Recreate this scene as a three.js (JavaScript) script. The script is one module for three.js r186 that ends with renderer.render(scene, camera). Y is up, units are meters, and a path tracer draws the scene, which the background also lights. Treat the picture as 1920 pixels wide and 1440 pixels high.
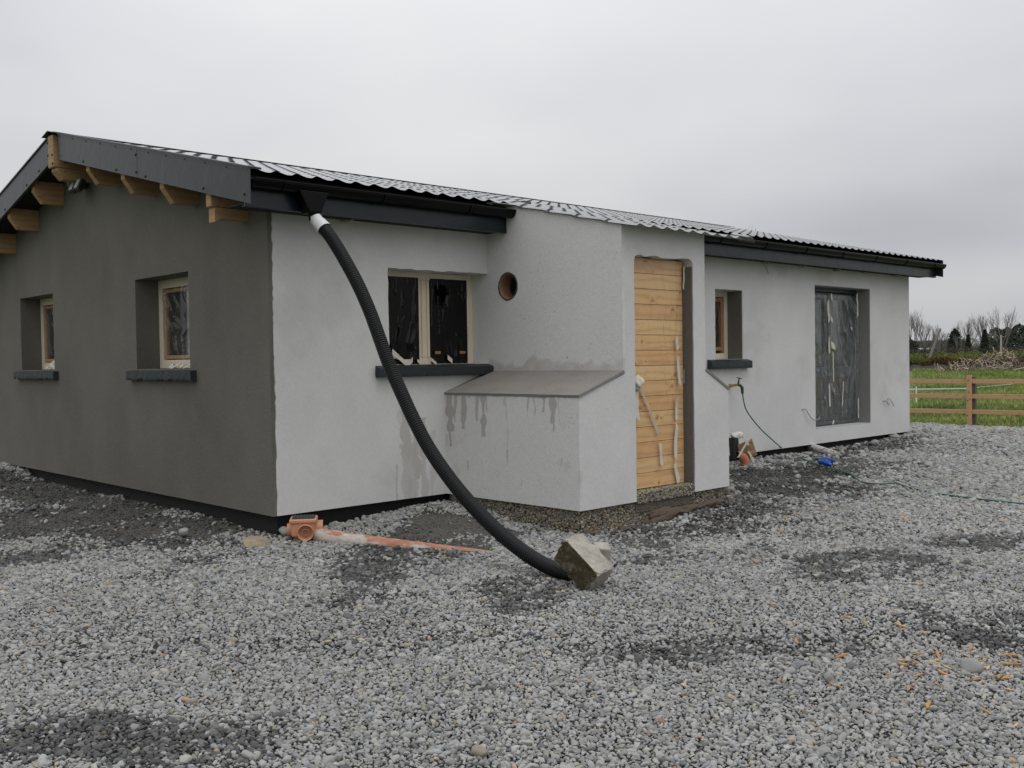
import * as THREE from 'three';
import { mergeGeometries, mergeVertices, toCreasedNormals } from 'three/addons/utils/BufferGeometryUtils.js';
import { RoundedBoxGeometry } from 'three/addons/geometries/RoundedBoxGeometry.js';

// ---------------------------------------------------------------- camera, sky, sun, exposure
const scene = new THREE.Scene();
const V = (x, y, z) => new THREE.Vector3(x, y, z);
const EYE = V(-4.1452, 1.2395, 7.1801), FWD = V(0.68875, -0.02456, -0.72458), UPV = V(0.02805, 0.99958, -0.00722);
const RGT = V(0.72445, -0.01535, 0.68915), FOC = 1879.6;
const camera = new THREE.PerspectiveCamera(2 * Math.atan(720 / FOC) * 180 / Math.PI, 4 / 3, 0.1, 4000);
camera.position.copy(EYE); camera.up.copy(UPV); camera.lookAt(EYE.clone().add(FWD));
scene.add(camera);
const renderer = new THREE.WebGLRenderer({ antialias: true });
renderer.toneMapping = THREE.LinearToneMapping;
renderer.toneMappingExposure = 1.0;
renderer.shadowMap.enabled = true;

// seeded random numbers and noise
function rng(seed) { let s = seed >>> 0; return () => { s = (s + 0x6D2B79F5) >>> 0; let t = s; t = Math.imul(t ^ (t >>> 15), t | 1); t ^= t + Math.imul(t ^ (t >>> 7), t | 61); return ((t ^ (t >>> 14)) >>> 0) / 4294967296; }; }
const PERM = new Uint16Array(512); { const r = rng(11), a = [...Array(256).keys()]; for (let i = 255; i > 0; i--) { const j = Math.floor(r() * (i + 1)); [a[i], a[j]] = [a[j], a[i]]; } for (let i = 0; i < 512; i++) PERM[i] = a[i & 255]; }
const sm = t => t * t * (3 - 2 * t), clamp = (t, a = 0, b = 1) => Math.min(b, Math.max(a, t)), sstep = (a, b, t) => sm(clamp((t - a) / (b - a))), mix = (a, b, t) => a + (b - a) * t;
function vn(x, y, px = 256, py = 256) {                              // value noise, -1..1, periodic
  let xi = Math.floor(x), yi = Math.floor(y); const fx = sm(x - xi), fy = sm(y - yi);
  const w = (i, p) => ((i % p) + p) % p, x0 = w(xi, px) & 255, x1 = w(xi + 1, px) & 255, y0 = w(yi, py) & 255, y1 = w(yi + 1, py) & 255;
  const h = (i, j) => PERM[PERM[i] + j] / 127.5 - 1;
  return mix(mix(h(x0, y0), h(x1, y0), fx), mix(h(x0, y1), h(x1, y1), fx), fy);
}
function fbm(x, y, oct = 4, p = 256) { let s = 0, a = 0.5, n = 0; for (let i = 0; i < oct; i++) { s += a * vn(x, y, p, p); n += a; x = x * 2 + 17; y = y * 2 + 31; p = Math.min(256, p * 2); a *= 0.5; } return s / n; }
function fbmT(x, y, oct, p) { let s = 0, a = 0.5, n = 0; for (let i = 0; i < oct; i++) { s += a * vn(x, y, p, p); n += a; x *= 2; y *= 2; p *= 2; a *= 0.55; } return s / n; }

{ // overcast sky: brighter overhead, soft cloud structure that goes on all round
  const W = 1024, H = 512, d = new Float32Array(W * H * 4);
  for (let j = 0; j < H; j++) {
    const el = ((j + 0.5) / H - 0.5) * Math.PI, s = Math.sin(el), c = Math.cos(el);
    for (let i = 0; i < W; i++) {
      const az = ((i + 0.5) / W - 0.5) * 2 * Math.PI, X = c * Math.cos(az), Z = c * Math.sin(az);
      const q = 1 / (Math.max(s, 0) + 0.16), n = fbm(X * q * 1.2 + 59.92, Z * q * 1.2 + 72.8, 5), n2 = fbm(X * q * 0.45 + 86.33, Z * q * 0.45 + 32.62, 3);
      let l = s <= 0 ? 0.46 : 0.505 + 0.83 * s; const k = sstep(-0.02, 0.08, s);
      l *= 1 + k * (0.16 * n + 0.24 * n2);
      const b = clamp(0.5 + n * 0.9 + n2 * 1.2), o = (j * W + i) * 4;
      d[o] = l * mix(0.965, 0.992, b); d[o + 1] = l * mix(0.99, 0.997, b); d[o + 2] = l * mix(1.055, 1.018, b); d[o + 3] = 1;
    }
  }
  const t = new THREE.DataTexture(d, W, H, THREE.RGBAFormat, THREE.FloatType);
  t.mapping = THREE.EquirectangularReflectionMapping; t.magFilter = t.minFilter = THREE.LinearFilter; t.needsUpdate = true;
  scene.background = t; scene.environment = t;
}
const sun = new THREE.DirectionalLight(new THREE.Color(1, 0.985, 0.96), 0.65);
sun.position.set(0, 38, 14); sun.target.position.set(4, 0, 0); sun.castShadow = true; sun.shadow.radius = 70;
Object.assign(sun.shadow.camera, { left: -16, right: 16, top: 16, bottom: -16, near: 1, far: 90 }); sun.shadow.mapSize.set(2048, 2048);
scene.add(sun, sun.target);

// ---------------------------------------------------------------- helpers
const ray = (u, v) => FWD.clone().addScaledVector(RGT, (u - 960) / FOC).addScaledVector(UPV, -(v - 720) / FOC);   // photo pixel -> direction
const onGround = (u, v, y = -0.2) => { const d = ray(u, v); return EYE.clone().addScaledVector(d, (y - EYE.y) / d.y); };
const atDepth = (u, v, dist) => EYE.clone().addScaledVector(ray(u, v), dist);
const counts = {};
function numbered(n) { const k = counts[n] = (counts[n] ?? -1) + 1; return k ? n + '_' + String(k).padStart(3, '0') : n; }
function obj(name, geo, mat, parent) { const m = new THREE.Mesh(geo, mat); m.name = parent ? name : numbered(name); m.castShadow = m.receiveShadow = true; (parent || scene).add(m); return m; }
function tag(o, label, category, group) { o.userData.label = label; o.userData.category = category; if (group) o.userData.group = group; return o; }
function setting(o, kind = 'structure', label, category) { o.userData.kind = kind; if (label) o.userData.label = label; if (category) o.userData.category = category; return o; }
function thing(name, label, category, pos = [0, 0, 0], turn = 0, group) { const g = new THREE.Group(); g.name = numbered(name); g.position.set(...pos); g.rotation.y = turn; scene.add(g); return tag(g, label, category, group); }
const C = (r, g, b) => new THREE.Color().setRGB(r, g ?? r, b ?? r);
const std = (c, roughness = 0.8, o = {}) => new THREE.MeshStandardMaterial({ color: c, roughness, ...o });
const phys = (c, roughness, o = {}) => new THREE.MeshPhysicalMaterial({ color: c, roughness, ...o });
function tex(w, h, fn, srgb = true, wrap = true) {                   // fn(u,v) -> [r,g,b] 0..1 ; colour maps take linear values
  const d = new Uint8Array(w * h * 4), e = x => { x = clamp(x); return srgb ? (x <= 0.0031308 ? 12.92 * x : 1.055 * Math.pow(x, 1 / 2.4) - 0.055) : x; };
  for (let j = 0; j < h; j++) for (let i = 0; i < w; i++) { const c = fn((i + 0.5) / w, (j + 0.5) / h), o = (j * w + i) * 4; if (c.length) { d[o] = 255 * e(c[0]) + 0.5; d[o + 1] = 255 * e(c[1]) + 0.5; d[o + 2] = 255 * e(c[2]) + 0.5; } else d[o] = d[o + 1] = d[o + 2] = 255 * e(c) + 0.5; d[o + 3] = 255; }
  const t = new THREE.DataTexture(d, w, h); t.magFilter = THREE.LinearFilter; t.minFilter = THREE.LinearMipmapLinearFilter; t.generateMipmaps = true;
  if (srgb) t.colorSpace = THREE.SRGBColorSpace; t.wrapS = t.wrapT = wrap ? THREE.RepeatWrapping : THREE.ClampToEdgeWrapping; t.needsUpdate = true; return t;
}
const rep = (t, u, v = u, ou = 0, ov = 0) => { const c = t.clone(); c.repeat.set(u, v); c.offset.set(ou, ov); c.needsUpdate = true; return c; };
function uvw(g) {                                                    // uv in metres from position, by the way a face points
  g = g.index ? g.toNonIndexed() : g; g.computeVertexNormals();
  const p = g.attributes.position, n = g.attributes.normal, uv = new Float32Array(p.count * 2);
  for (let i = 0; i < p.count; i += 3) {
    let ax = 0, ay = 0, az = 0; for (let k = 0; k < 3; k++) { ax += n.getX(i + k); ay += n.getY(i + k); az += n.getZ(i + k); }
    ax = Math.abs(ax); ay = Math.abs(ay); az = Math.abs(az);
    for (let k = 0; k < 3; k++) { const x = p.getX(i + k), y = p.getY(i + k), z = p.getZ(i + k), o = (i + k) * 2; if (ax >= ay && ax >= az) { uv[o] = z; uv[o + 1] = y; } else if (ay >= az) { uv[o] = x; uv[o + 1] = z; } else { uv[o] = x; uv[o + 1] = y; } }
  }
  g.setAttribute('uv', new THREE.BufferAttribute(uv, 2)); return g;
}
function bx(x0, x1, y0, y1, z0, z1, r = 0) {
  const w = Math.abs(x1 - x0), h = Math.abs(y1 - y0), d = Math.abs(z1 - z0);
  const g = r ? new RoundedBoxGeometry(w, h, d, 2, Math.min(r, w / 2.01, h / 2.01, d / 2.01)) : new THREE.BoxGeometry(w, h, d);
  g.translate((x0 + x1) / 2, (y0 + y1) / 2, (z0 + z1) / 2); const n = r ? g.toNonIndexed() : null;
  if (r) { const keep = n.attributes.normal.clone(), u = uvw(n); u.setAttribute('normal', keep); return u; } return uvw(g);
}
const merge = gs => mergeGeometries(gs.map(g => { g = g.index ? g.toNonIndexed() : g; for (const k of Object.keys(g.attributes)) if (!['position', 'normal', 'uv'].includes(k)) g.deleteAttribute(k); return g; }));
function shp(pts, holes = []) { const s = new THREE.Shape(pts.map(p => new THREE.Vector2(...p))); for (const h of holes) s.holes.push(h instanceof THREE.Path ? h : new THREE.Path(h.map(p => new THREE.Vector2(...p)))); return s; }
const rect = (a, b, c, d) => [[a, c], [b, c], [b, d], [a, d]];
const exZ = (s, z0, z1, o = {}) => { const g = new THREE.ExtrudeGeometry(s, { depth: z1 - z0, bevelEnabled: false, curveSegments: 20, ...o }); g.translate(0, 0, z0); return uvw(g); };   // outline in x,y
const exX = (s, x0, x1) => { const g = new THREE.ExtrudeGeometry(s, { depth: x1 - x0, bevelEnabled: false, curveSegments: 32 }); g.rotateY(-Math.PI / 2); g.translate(x1, 0, 0); return uvw(g); };   // outline in z,y
function tube(pts, r, seg = 40, rad = 10, closed = false) { return new THREE.TubeGeometry(new THREE.CatmullRomCurve3(pts.map(p => p.isVector3 ? p : V(...p))), seg, r, rad, closed); }
function cyl(a, b, r0, r1 = r0, n = 10, open = false) { const d = b.clone().sub(a), g = new THREE.CylinderGeometry(r1, r0, d.length(), n, 1, open); g.applyQuaternion(new THREE.Quaternion().setFromUnitVectors(V(0, 1, 0), d.clone().normalize())); g.translate((a.x + b.x) / 2, (a.y + b.y) / 2, (a.z + b.z) / 2); return g; }
function lump(seed, detail, sx, sy, sz, rough = 0.25, cuts = 6) {     // an irregular stone
  const r = rng(seed); let g = mergeVertices(new THREE.IcosahedronGeometry(1, detail).deleteAttribute('normal').deleteAttribute('uv'), 1e-4);
  const planes = []; for (let k = 0; k < cuts; k++) { const d = V(r() * 2 - 1, r() * 2 - 1, r() * 2 - 1).normalize(); planes.push([d, 0.62 + 0.3 * r()]); }
  const p = g.attributes.position, v = V(), ox = r() * 50;
  for (let i = 0; i < p.count; i++) { v.fromBufferAttribute(p, i); const n = 1 + rough * vn(v.x * 1.7 + ox, v.y * 1.7 + v.z * 1.3 + ox) + rough * 0.4 * vn(v.x * 4 + ox, v.z * 4 - v.y * 3 + ox); v.multiplyScalar(n); for (const [d, h] of planes) { const o = v.dot(d) - h; if (o > 0) v.addScaledVector(d, -o * 0.9); } p.setXYZ(i, v.x * sx, v.y * sy, v.z * sz); }
  g.computeVertexNormals(); return g;
}
const withUv = g => { const n = g.attributes.normal.clone(), k = g.index; if (!k) { const u = uvw(g); u.setAttribute('normal', n); return u; } const q = g.toNonIndexed(), nn = q.attributes.normal.clone(), u = uvw(q); u.setAttribute('normal', nn); return u; };

// ---------------------------------------------------------------- measures of the house (metres, origin at the front left corner of the render)
const L = 11.38, W = 7.3, ZR = -W / 2, T = 0.33, XA = 1.8175, XB = 2.375, XC = 3.5525, XD = 3.915, P = 1.687, Y1 = 0.942, Y2 = 1.128;
const EAVE = 0.38, SLOPE = 0.2385, yr = z => 2.698 + SLOPE * (EAVE - (z < ZR ? 2 * ZR - z : z));
const DL = 2.535, DR = 3.372, DT = 2.118, OV = 0.36;

// ground height: smooth through measured points beside the walls, level yard elsewhere
const GP = [[0.1, -6.6, -0.03], [-0.4, -6.9, -0.06], [0, -5.3, -0.13], [0, -2.7, -0.135], [0, -1.2, -0.14], [0, -0.2, -0.175], [0.5, 0, -0.15], [1.05, 0, -0.125], [1.66, 0.05, -0.09], [1.3, 0.5, -0.12], [1.85, 0.4, -0.125], [1.85, 1.06, -0.19], [1.9, 1.66, -0.213], [2.7, 1.7, -0.215], [3.5, 1.7, -0.185], [4, 1.7, -0.12], [4.6, 0.6, -0.11], [5.8, 0.15, -0.11], [7.2, 0.05, -0.105], [8.9, 0.05, -0.118], [10.2, 0.05, -0.105], [11.1, 0.05, -0.07], [11.6, -0.1, -0.015], [11.9, -1.5, -0.03], [12.6, 0.2, -0.1], [9.5, 0.9, -0.15], [7, 1.1, -0.15], [0.35, 0.8, -0.19], [0.1, 0.35, -0.2], [14, -1, -0.19], [15.6, -0.8, -0.2], [13, -4, -0.12]];
for (let x = -7; x <= 16; x += 2.4) for (const z of [2.9, 4.6, 6.5, 8.5]) GP.push([x, z, -0.2]);
for (const z of [-8, -6, -4, -2, 0, 1.6]) for (const x of [-1.4, -3, -5]) GP.push([x, z, -0.2]);
function gyExact(x, z) {
  if (x > 20 || x < -12 || z > 14 || z < -14) return -0.22 + (x > 20 ? 0.0 : 0);
  let s = 0, w = 0; for (const [a, b, y] of GP) { const d = (x - a) * (x - a) + (z - b) * (z - b) + 0.03, k = 1 / (d * d); s += k * y; w += k; }
  return s / w + 0.010 * fbm(x * 1.3 + 5, z * 1.3 + 9, 3) + 0.004 * vn(x * 6, z * 6);
}
// where the yard is bare mud and where its stones are wet or dark: [x, z, radius x, radius z, turn, strength]
const MUD = [[-0.35, -4.6, 0.75, 2.6, 0, 1], [-0.5, -2.4, 0.95, 1.6, 0.2, 1], [-0.35, -0.9, 0.7, 1.2, 0, 0.9], [1.15, 0.75, 0.62, 0.5, 0.4, 1.1], [0.55, 1.25, 0.5, 0.35, 0.7, 0.8], [0.05, 0.75, 0.5, 0.4, 0, 0.5], [5.6, 1.0, 1.5, 0.7, 0, 1], [4.9, 1.6, 1.0, 0.55, 0.2, 0.9], [2.7, 2.1, 0.9, 0.35, 0, 0.55], [7.4, 0.35, 1.2, 0.4, 0, 0.6], [9.6, 0.25, 1.6, 0.25, 0, 0.7], [2.4, 3.05, 0.3, 0.14, 0.6, 0.6], [-1.3, 3.9, 0.26, 0.12, 0.7, 0.5], [3.1, 2.6, 0.45, 0.16, 0.3, 0.6], [-0.4, 2.3, 0.3, 0.1, 0.8, 0.45], [1.1, 4.4, 0.25, 0.1, 0.6, 0.4]];
const WET = [[-2.7, 3.3, 0.28, 0.2, 0.76, 1], [-2.5, 3.62, 0.32, 0.22, 0.76, 1.05], [-2.9, 2.85, 0.3, 0.09, 0.76, 0.6], [-1.6, -0.6, 0.55, 0.25, 0.7, 0.75], [0.1, 1.35, 0.9, 0.35, -0.8, 0.75], [0.15, 2.75, 0.55, 0.35, -0.7, 0.7], [2.3, 3.95, 0.5, 0.42, 0.3, 1], [3.6, 4.3, 0.8, 0.3, 0.8, 0.9], [1.2, 5.2, 0.42, 0.42, 0, 0.9], [4.8, 1.7, 1.6, 0.7, 0, 0.85], [6.4, 1.0, 1.8, 0.7, 0, 0.8], [2.4, 2.2, 1.2, 0.4, 0, 0.7], [0.0, 4.4, 0.9, 0.2, 0.7, 0.35], [1.6, 2.9, 0.7, 0.25, 0.6, 0.4], [9.3, 0.35, 1.8, 0.3, 0, 0.8], [3.2, 3.2, 0.6, 0.2, 0.5, 0.35], [-1.0, 3.2, 0.5, 0.15, 0.7, 0.3], [-0.5, -3, 1.0, 3.2, 0, 0.6]];
function spotExact(list, x, z) { let m = 0; const n = 0.8 * fbm(x * 2.3 + 3, z * 2.3 + 8, 4); for (const [a, b, rx, rz, t, k] of list) { const c = Math.cos(t), s = Math.sin(t), dx = x - a, dz = z - b; if (Math.abs(dx) > 5 || Math.abs(dz) > 5) continue; const u = (dx * c + dz * s) / rx, v = (-dx * s + dz * c) / rz; m = Math.max(m, k * sstep(1.45, 0.45, Math.hypot(u, v) + n)); } return m; }

// the same on a 5 cm grid, for speed
const GR = { x0: -10, z0: -13, s: 0.05, nx: 541, nz: 481 }, gridOf = f => { const a = new Float32Array(GR.nx * GR.nz); for (let i = 0; i < GR.nx; i++) for (let j = 0; j < GR.nz; j++) a[i * GR.nz + j] = f(GR.x0 + i * GR.s, GR.z0 + j * GR.s); return a; };
const gGrid = gridOf(gyExact), mudGrid = gridOf((x, z) => spotExact(MUD, x, z)), wetGrid = gridOf((x, z) => spotExact(WET, x, z));
function look(a, x, z, out) { const u = (x - GR.x0) / GR.s, v = (z - GR.z0) / GR.s, i = Math.floor(u), j = Math.floor(v); if (i < 0 || j < 0 || i >= GR.nx - 1 || j >= GR.nz - 1) return out(x, z); const f = u - i, g = v - j, k = i * GR.nz + j; return (a[k] * (1 - f) + a[k + GR.nz] * f) * (1 - g) + (a[k + 1] * (1 - f) + a[k + GR.nz + 1] * f) * g; }
const gy = (x, z) => look(gGrid, x, z, gyExact), spot = (l, x, z) => look(l === MUD ? mudGrid : wetGrid, x, z, () => 0);

// ---------------------------------------------------------------- procedural materials
const stuccoBump = tex(1024, 1024, (u, v) => 0.5 + 0.30 * fbmT(u * 96, v * 96, 3, 96) + 0.2 * fbmT(u * 24, v * 24, 3, 24) * 0.6 + 0.14 * fbmT(u * 6, v * 6, 2, 6), false);
const coarseBump = tex(512, 512, (u, v) => 0.5 + 0.45 * fbmT(u * 32, v * 32, 4, 32), false);
const sB = (m = 1.3) => rep(stuccoBump, 1 / m);
const lightTile = tex(512, 512, (u, v) => { const n = 1 + 0.10 * fbmT(u * 4, v * 4, 5, 4) + 0.04 * fbmT(u * 14, v * 14, 3, 14) + 0.04 * fbmT(u * 120, v * 120, 2, 120); return [0.605 * n, 0.600 * n, 0.585 * n]; });
const stucco = std(C(1), 0.92, { map: rep(lightTile, 1 / 2.7), bumpMap: sB(), bumpScale: 0.0018 });
// grey front wall: damp runs under the sill, dark paint carried round the corner
const drip = (x, y, X, top, len, w, k = 1) => { const t = (top - y) / len; if (t < 0 || t > 1) return 0; const ww = w * (0.55 + 0.45 * Math.sqrt(1 - t)) * (1 + 0.7 * vn(y * 14 + X * 31, X * 7)), c = X + 0.02 * vn(y * 7 + X * 13, 4.2); return k * sstep(ww, ww * 0.72, Math.abs(x - c) + 0.004 * vn(x * 130, y * 60)); };
const frontMap = tex(2048, 512, (u, v) => {
  const x = u * L, y = v * 2.6;
  let n = 1 + 0.10 * fbm(x * 0.9, y * 1.1, 4) + 0.05 * fbm(x * 4 + 7, y * 3.1, 4) + 0.03 * vn(x * 60, y * 60), c = [0.605 * n, 0.600 * n, 0.585 * n];
  let d = Math.max(drip(x, y, 1.36, 0.82, 0.86, 0.07), drip(x, y, 1.47, 0.78, 0.62, 0.06), drip(x, y, 1.56, 0.72, 0.72, 0.05), drip(x, y, 1.245, 0.32, 0.33, 0.012), drip(x, y, 1.40, 0.5, 0.52, 0.10, 0.8), drip(x, y, 1.66, 0.6, 0.6, 0.04, 0.7), drip(x, y, 1.30, 0.95, 0.4, 0.03, 0.4)) * (0.75 + 0.35 * fbm(x * 9, y * 4, 3));
  d = Math.max(d, 0.28 * sstep(0.2, 0.55, fbm(x * 1.7 + 31, y * 2.1 + 3, 4)) );
  const m = [0.70, 0.68, 0.65]; for (let k = 0; k < 3; k++) c[k] *= mix(1, m[k], clamp(d));
  const e = 0.012 + 0.022 * (0.6 + fbm(y * 3.1, 2.5, 3)) + 0.006 * vn(y * 25, 8), q = sstep(e + 0.02, e + 0.008, x); const dk = [0.129, 0.1225, 0.103]; for (let k = 0; k < 3; k++) c[k] = mix(c[k], dk[k], q);
  return c;
}, true, false);
frontMap.repeat.set(1 / L, 1 / 2.6);
const frontMat = std(C(1), 0.92, { map: frontMap, bumpMap: sB(), bumpScale: 0.0018 });
const gableMap = tex(1024, 512, (u, v) => { const z = u * 7.4, y = v * 3.7; const n = 1 + 0.16 * fbm(z * 0.8 + 3, y * 0.9 + 5, 4) + 0.12 * fbm(z * 3.4, y * 2.6, 4) + 0.05 * vn(z * 55, y * 55); return [0.129 * n, 0.1225 * n, 0.103 * n]; });
gableMap.repeat.set(1 / 7.4, 1 / 3.7);
const gableMat = std(C(1), 0.93, { map: gableMap, bumpMap: sB(), bumpScale: 0.003 });
const boxSideMap = tex(1024, 512, (u, v) => {
  const z = u * P, y = v * 1.0; let n = 1 + 0.05 * fbm(z * 2, y * 2, 4) + 0.05 * vn(z * 70, y * 70), c = [0.605 * n, 0.600 * n, 0.585 * n], d = 0;
  for (const [X, len, w, k] of [[0.075, 0.36, 0.075, 1], [0.06, 0.5, 0.022, 1], [0.15, 0.27, 0.02, 0.9], [0.255, 0.33, 0.04, 1], [0.235, 0.27, 0.02, 1], [0.44, 0.25, 0.027, 0.9], [0.525, 0.39, 0.042, 1], [0.57, 0.17, 0.012, 0.8], [0.335, 0.05, 0.014, 0.7], [0.81, 0.11, 0.02, 0.5], [0.83, 0.62, 0.008, 0.5], [1.10, 0.19, 0.009, 0.9], [1.175, 0.18, 0.013, 0.9], [1.29, 0.15, 0.024, 0.9], [1.385, 0.24, 0.052, 0.95], [1.40, 0.31, 0.018, 0.9], [1.46, 0.22, 0.016, 0.4], [1.52, 0.04, 0.02, 0.7], [0.95, 0.03, 0.05, 0.5], [0.7, 0.03, 0.06, 0.4], [1.2, 0.03, 0.3, 0.5], [0.31, 0.03, 0.25, 0.3]]) d = Math.max(d, drip(z, y, X, Y1, len, w, k));
  for (const [X, t0, len, w] of [[0.31, 0.33, 0.1, 0.01], [0.83, 0.45, 0.09, 0.012], [1.5, 0.42, 0.06, 0.014], [0.16, 0.5, 0.05, 0.006], [1.0, 0.2, 0.05, 0.008]]) d = Math.max(d, 0.8 * drip(z, y, X, t0, len, w));
  d = Math.max(d, 0.35 * sstep(0.35, 0.6, fbm(z * 4 + 3, y * 4 + 3, 4)));
  const pit = sstep(0.80, 0.93, vn(z * 62 + 9, y * 62)) * sstep(0.0, 0.4, fbm(z * 3 + 2, y * 3, 3) + 0.15); d = Math.max(d, pit);
  const m = [0.66, 0.635, 0.60]; for (let k = 0; k < 3; k++) c[k] *= mix(1, m[k], clamp(d)); return c;
}, true, false);
boxSideMap.repeat.set(1 / P, 1);
const boxSideMat = std(C(1), 0.9, { map: boxSideMap, bumpMap: sB(0.8), bumpScale: 0.0022 });
const porchSideMap = tex(1024, 1024, (u, v) => {
  const z = u * P, y = v * 2.8; let n = 1 + 0.05 * fbm(z * 2 + 9, y * 2, 4) + 0.05 * vn(z * 80, y * 80), c = [0.605 * n, 0.600 * n, 0.585 * n];
  const edge = 1.19 + 0.055 * fbm(z * 3.2 + 1, 5, 3) + 0.015 * vn(z * 22, 3) + 0.05 * sstep(0.5, 0, z) + 0.03 * sstep(1.2, 1.6, z), d = sstep(edge + 0.03, edge - 0.02, y + 0.05 * fbm(z * 9, y * 9, 3)) * (0.7 + 0.3 * vn(z * 12, y * 12));
  const pit = sstep(0.80, 0.93, vn(z * 62 + 3, y * 62 + 7)) * sstep(0.0, 0.4, fbm(z * 3 + 7, y * 3, 3) + 0.15);
  const m = [0.73, 0.71, 0.68].map(v => v - 0.12 * pit); for (let k = 0; k < 3; k++) c[k] *= mix(1, m[k], clamp(Math.max(d, pit))); return c;
}, true, false);
porchSideMap.repeat.set(1 / P, 1 / 2.8);
const porchSideMat = std(C(1), 0.92, { map: porchSideMap, bumpMap: sB(0.8), bumpScale: 0.0022 });
const capMat = std(C(1), 0.8, { map: rep(tex(256, 256, (u, v) => { const n = 1 + 0.16 * fbmT(u * 4, v * 4, 4, 4) + 0.08 * vn(u * 100, v * 100, 100, 100); return [0.215 * n, 0.20 * n, 0.18 * n]; }), 1 / 0.8), bumpMap: sB(), bumpScale: 0.002 });
const cementMat = std(C(0.2, 0.2, 0.195), 0.95, { bumpMap: rep(coarseBump, 3), bumpScale: 0.006 });
const blackBase = std(C(0.012), 0.9, { bumpMap: rep(coarseBump, 2), bumpScale: 0.006 });
const roomMat = std(C(0.12, 0.11, 0.1), 0.95);
const roofMat = phys(C(0.012, 0.012, 0.013), 0.2, { clearcoat: 1, clearcoatRoughness: 0.1, side: THREE.DoubleSide, bumpMap: rep(coarseBump, 0.7), bumpScale: 0.002 });
const flashMat = phys(C(0.019, 0.0245, 0.029), 0.34, { specularIntensity: 0.75, bumpMap: rep(coarseBump, 0.35), bumpScale: 0.003 });
const fasciaMat = phys(C(0.007, 0.0125, 0.018), 0.3, { specularIntensity: 0.8, bumpMap: rep(coarseBump, 0.3), bumpScale: 0.003 });
const gutterMat = phys(C(0.0015), 0.3, { specularIntensity: 0.3 });
const rivetMat = std(C(0.008), 0.5);
const soffitMat = std(C(0.008), 0.85);
const baseCoat = std(C(0.129, 0.1225, 0.103), 0.95, { bumpMap: rep(coarseBump, 2), bumpScale: 0.003 }), greyLining = std(C(0.27, 0.265, 0.255), 0.95, { bumpMap: rep(coarseBump, 2), bumpScale: 0.003 });
const slateMat = std(C(1), 0.55, { map: rep(tex(256, 256, (u, v) => { const a = fbmT(u * 8, v * 8, 4, 8), s = sstep(0.42, 0.7, fbmT(u * 40, v * 16, 3, 80)); const n = 1 + 0.3 * a; return [mix(0.015 * n, 0.11, s * 0.4), mix(0.0205 * n, 0.125, s * 0.4), mix(0.025 * n, 0.135, s * 0.4)]; }), 1 / 0.7), bumpMap: rep(coarseBump, 1.5), bumpScale: 0.003 });
function woodTex(base, dark, seed, knots = 5) {
  const r = rng(seed), K = []; for (let i = 0; i < knots; i++) K.push([r(), r(), 0.01 + 0.014 * r()]);
  return tex(1024, 256, (u, v) => {
    let w = v * 26 + 2.6 * fbm(u * 3 + seed, v * 5, 3), kn = 0;
    for (const [a, b, s] of K) { const dx = (u - a), dy = (v - b) * 0.25, d = Math.hypot(dx * 0.8, dy) / s; w += 5 * Math.exp(-d * d * 0.35) * Math.sign(v - b); kn = Math.max(kn, sstep(1.0, 0.6, d + 0.2 * vn(u * 60, v * 60))); }
    const ring = Math.pow(0.5 + 0.5 * Math.sin(w), 2), f = 0.12 * fbm(u * 8 + seed, v * 90, 3), t = clamp(0.35 * ring + 0.3 * kn * 2.4 + f + 0.12 * fbm(u * 2 + seed, v * 2, 3));
    return [mix(base[0], dark[0], t), mix(base[1], dark[1], t), mix(base[2], dark[2], t)];
  });
}
const pineTex = [woodTex([0.85, 0.53, 0.235], [0.46, 0.20, 0.05], 3), woodTex([0.87, 0.57, 0.27], [0.48, 0.22, 0.06], 21, 7), woodTex([0.82, 0.48, 0.20], [0.44, 0.19, 0.05], 47, 4)];
const pineMats = pineTex.map(t => std(C(1.0, 0.99, 0.93), 0.55, { map: rep(t, 1, 1) }));
const timberTex = woodTex([0.40, 0.255, 0.125], [0.22, 0.12, 0.05], 61, 6), purlinMat = std(C(1), 0.75, { map: rep(timberTex, 1, 4) });
const postMat = std(C(0.12, 0.1, 0.08), 0.9), fenceMat = std(C(1), 0.8, { map: rep(woodTex([0.54, 0.34, 0.18], [0.32, 0.18, 0.085], 83, 7), 0.9, 6) });
const creamMat = std(C(1), 0.6, { map: rep(tex(256, 512, (u, v) => { const n = 1 + 0.07 * fbmT(u * 40, v * 6, 3, 160), s = sstep(0.5, 0.62, fbmT(u * 5, v * 12, 4, 60)); return [mix(0.66 * n, 0.5, s), mix(0.58 * n, 0.38, s), mix(0.45 * n, 0.24, s)]; }), 1 / 0.5, 1) });
const anthracite = phys(C(0.045, 0.055, 0.064), 0.4, {});
const glassMat = phys(C(0.95), 0.02, { transmission: 1, thickness: 0, ior: 1.5 });
const filmMat = phys(C(0.97), 0.07, { transmission: 0.985, specularIntensity: 0.6, thickness: 0, ior: 1.5, side: THREE.DoubleSide });
const blackFilm = phys(C(0.002), 0.08, { side: THREE.DoubleSide, specularIntensity: 0.6 }), filmDoor = phys(C(0.92), 0.1, { transmission: 0.96, specularIntensity: 0.6, thickness: 0, ior: 1.5, side: THREE.DoubleSide });
const tapeMat = std(C(0.62, 0.58, 0.5), 0.75, { side: THREE.DoubleSide });
const paperMat = std(C(0.64, 0.6, 0.5), 0.85, { side: THREE.DoubleSide });
const steelMat = std(C(0.35), 0.35, { metalness: 0.8 });

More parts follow.
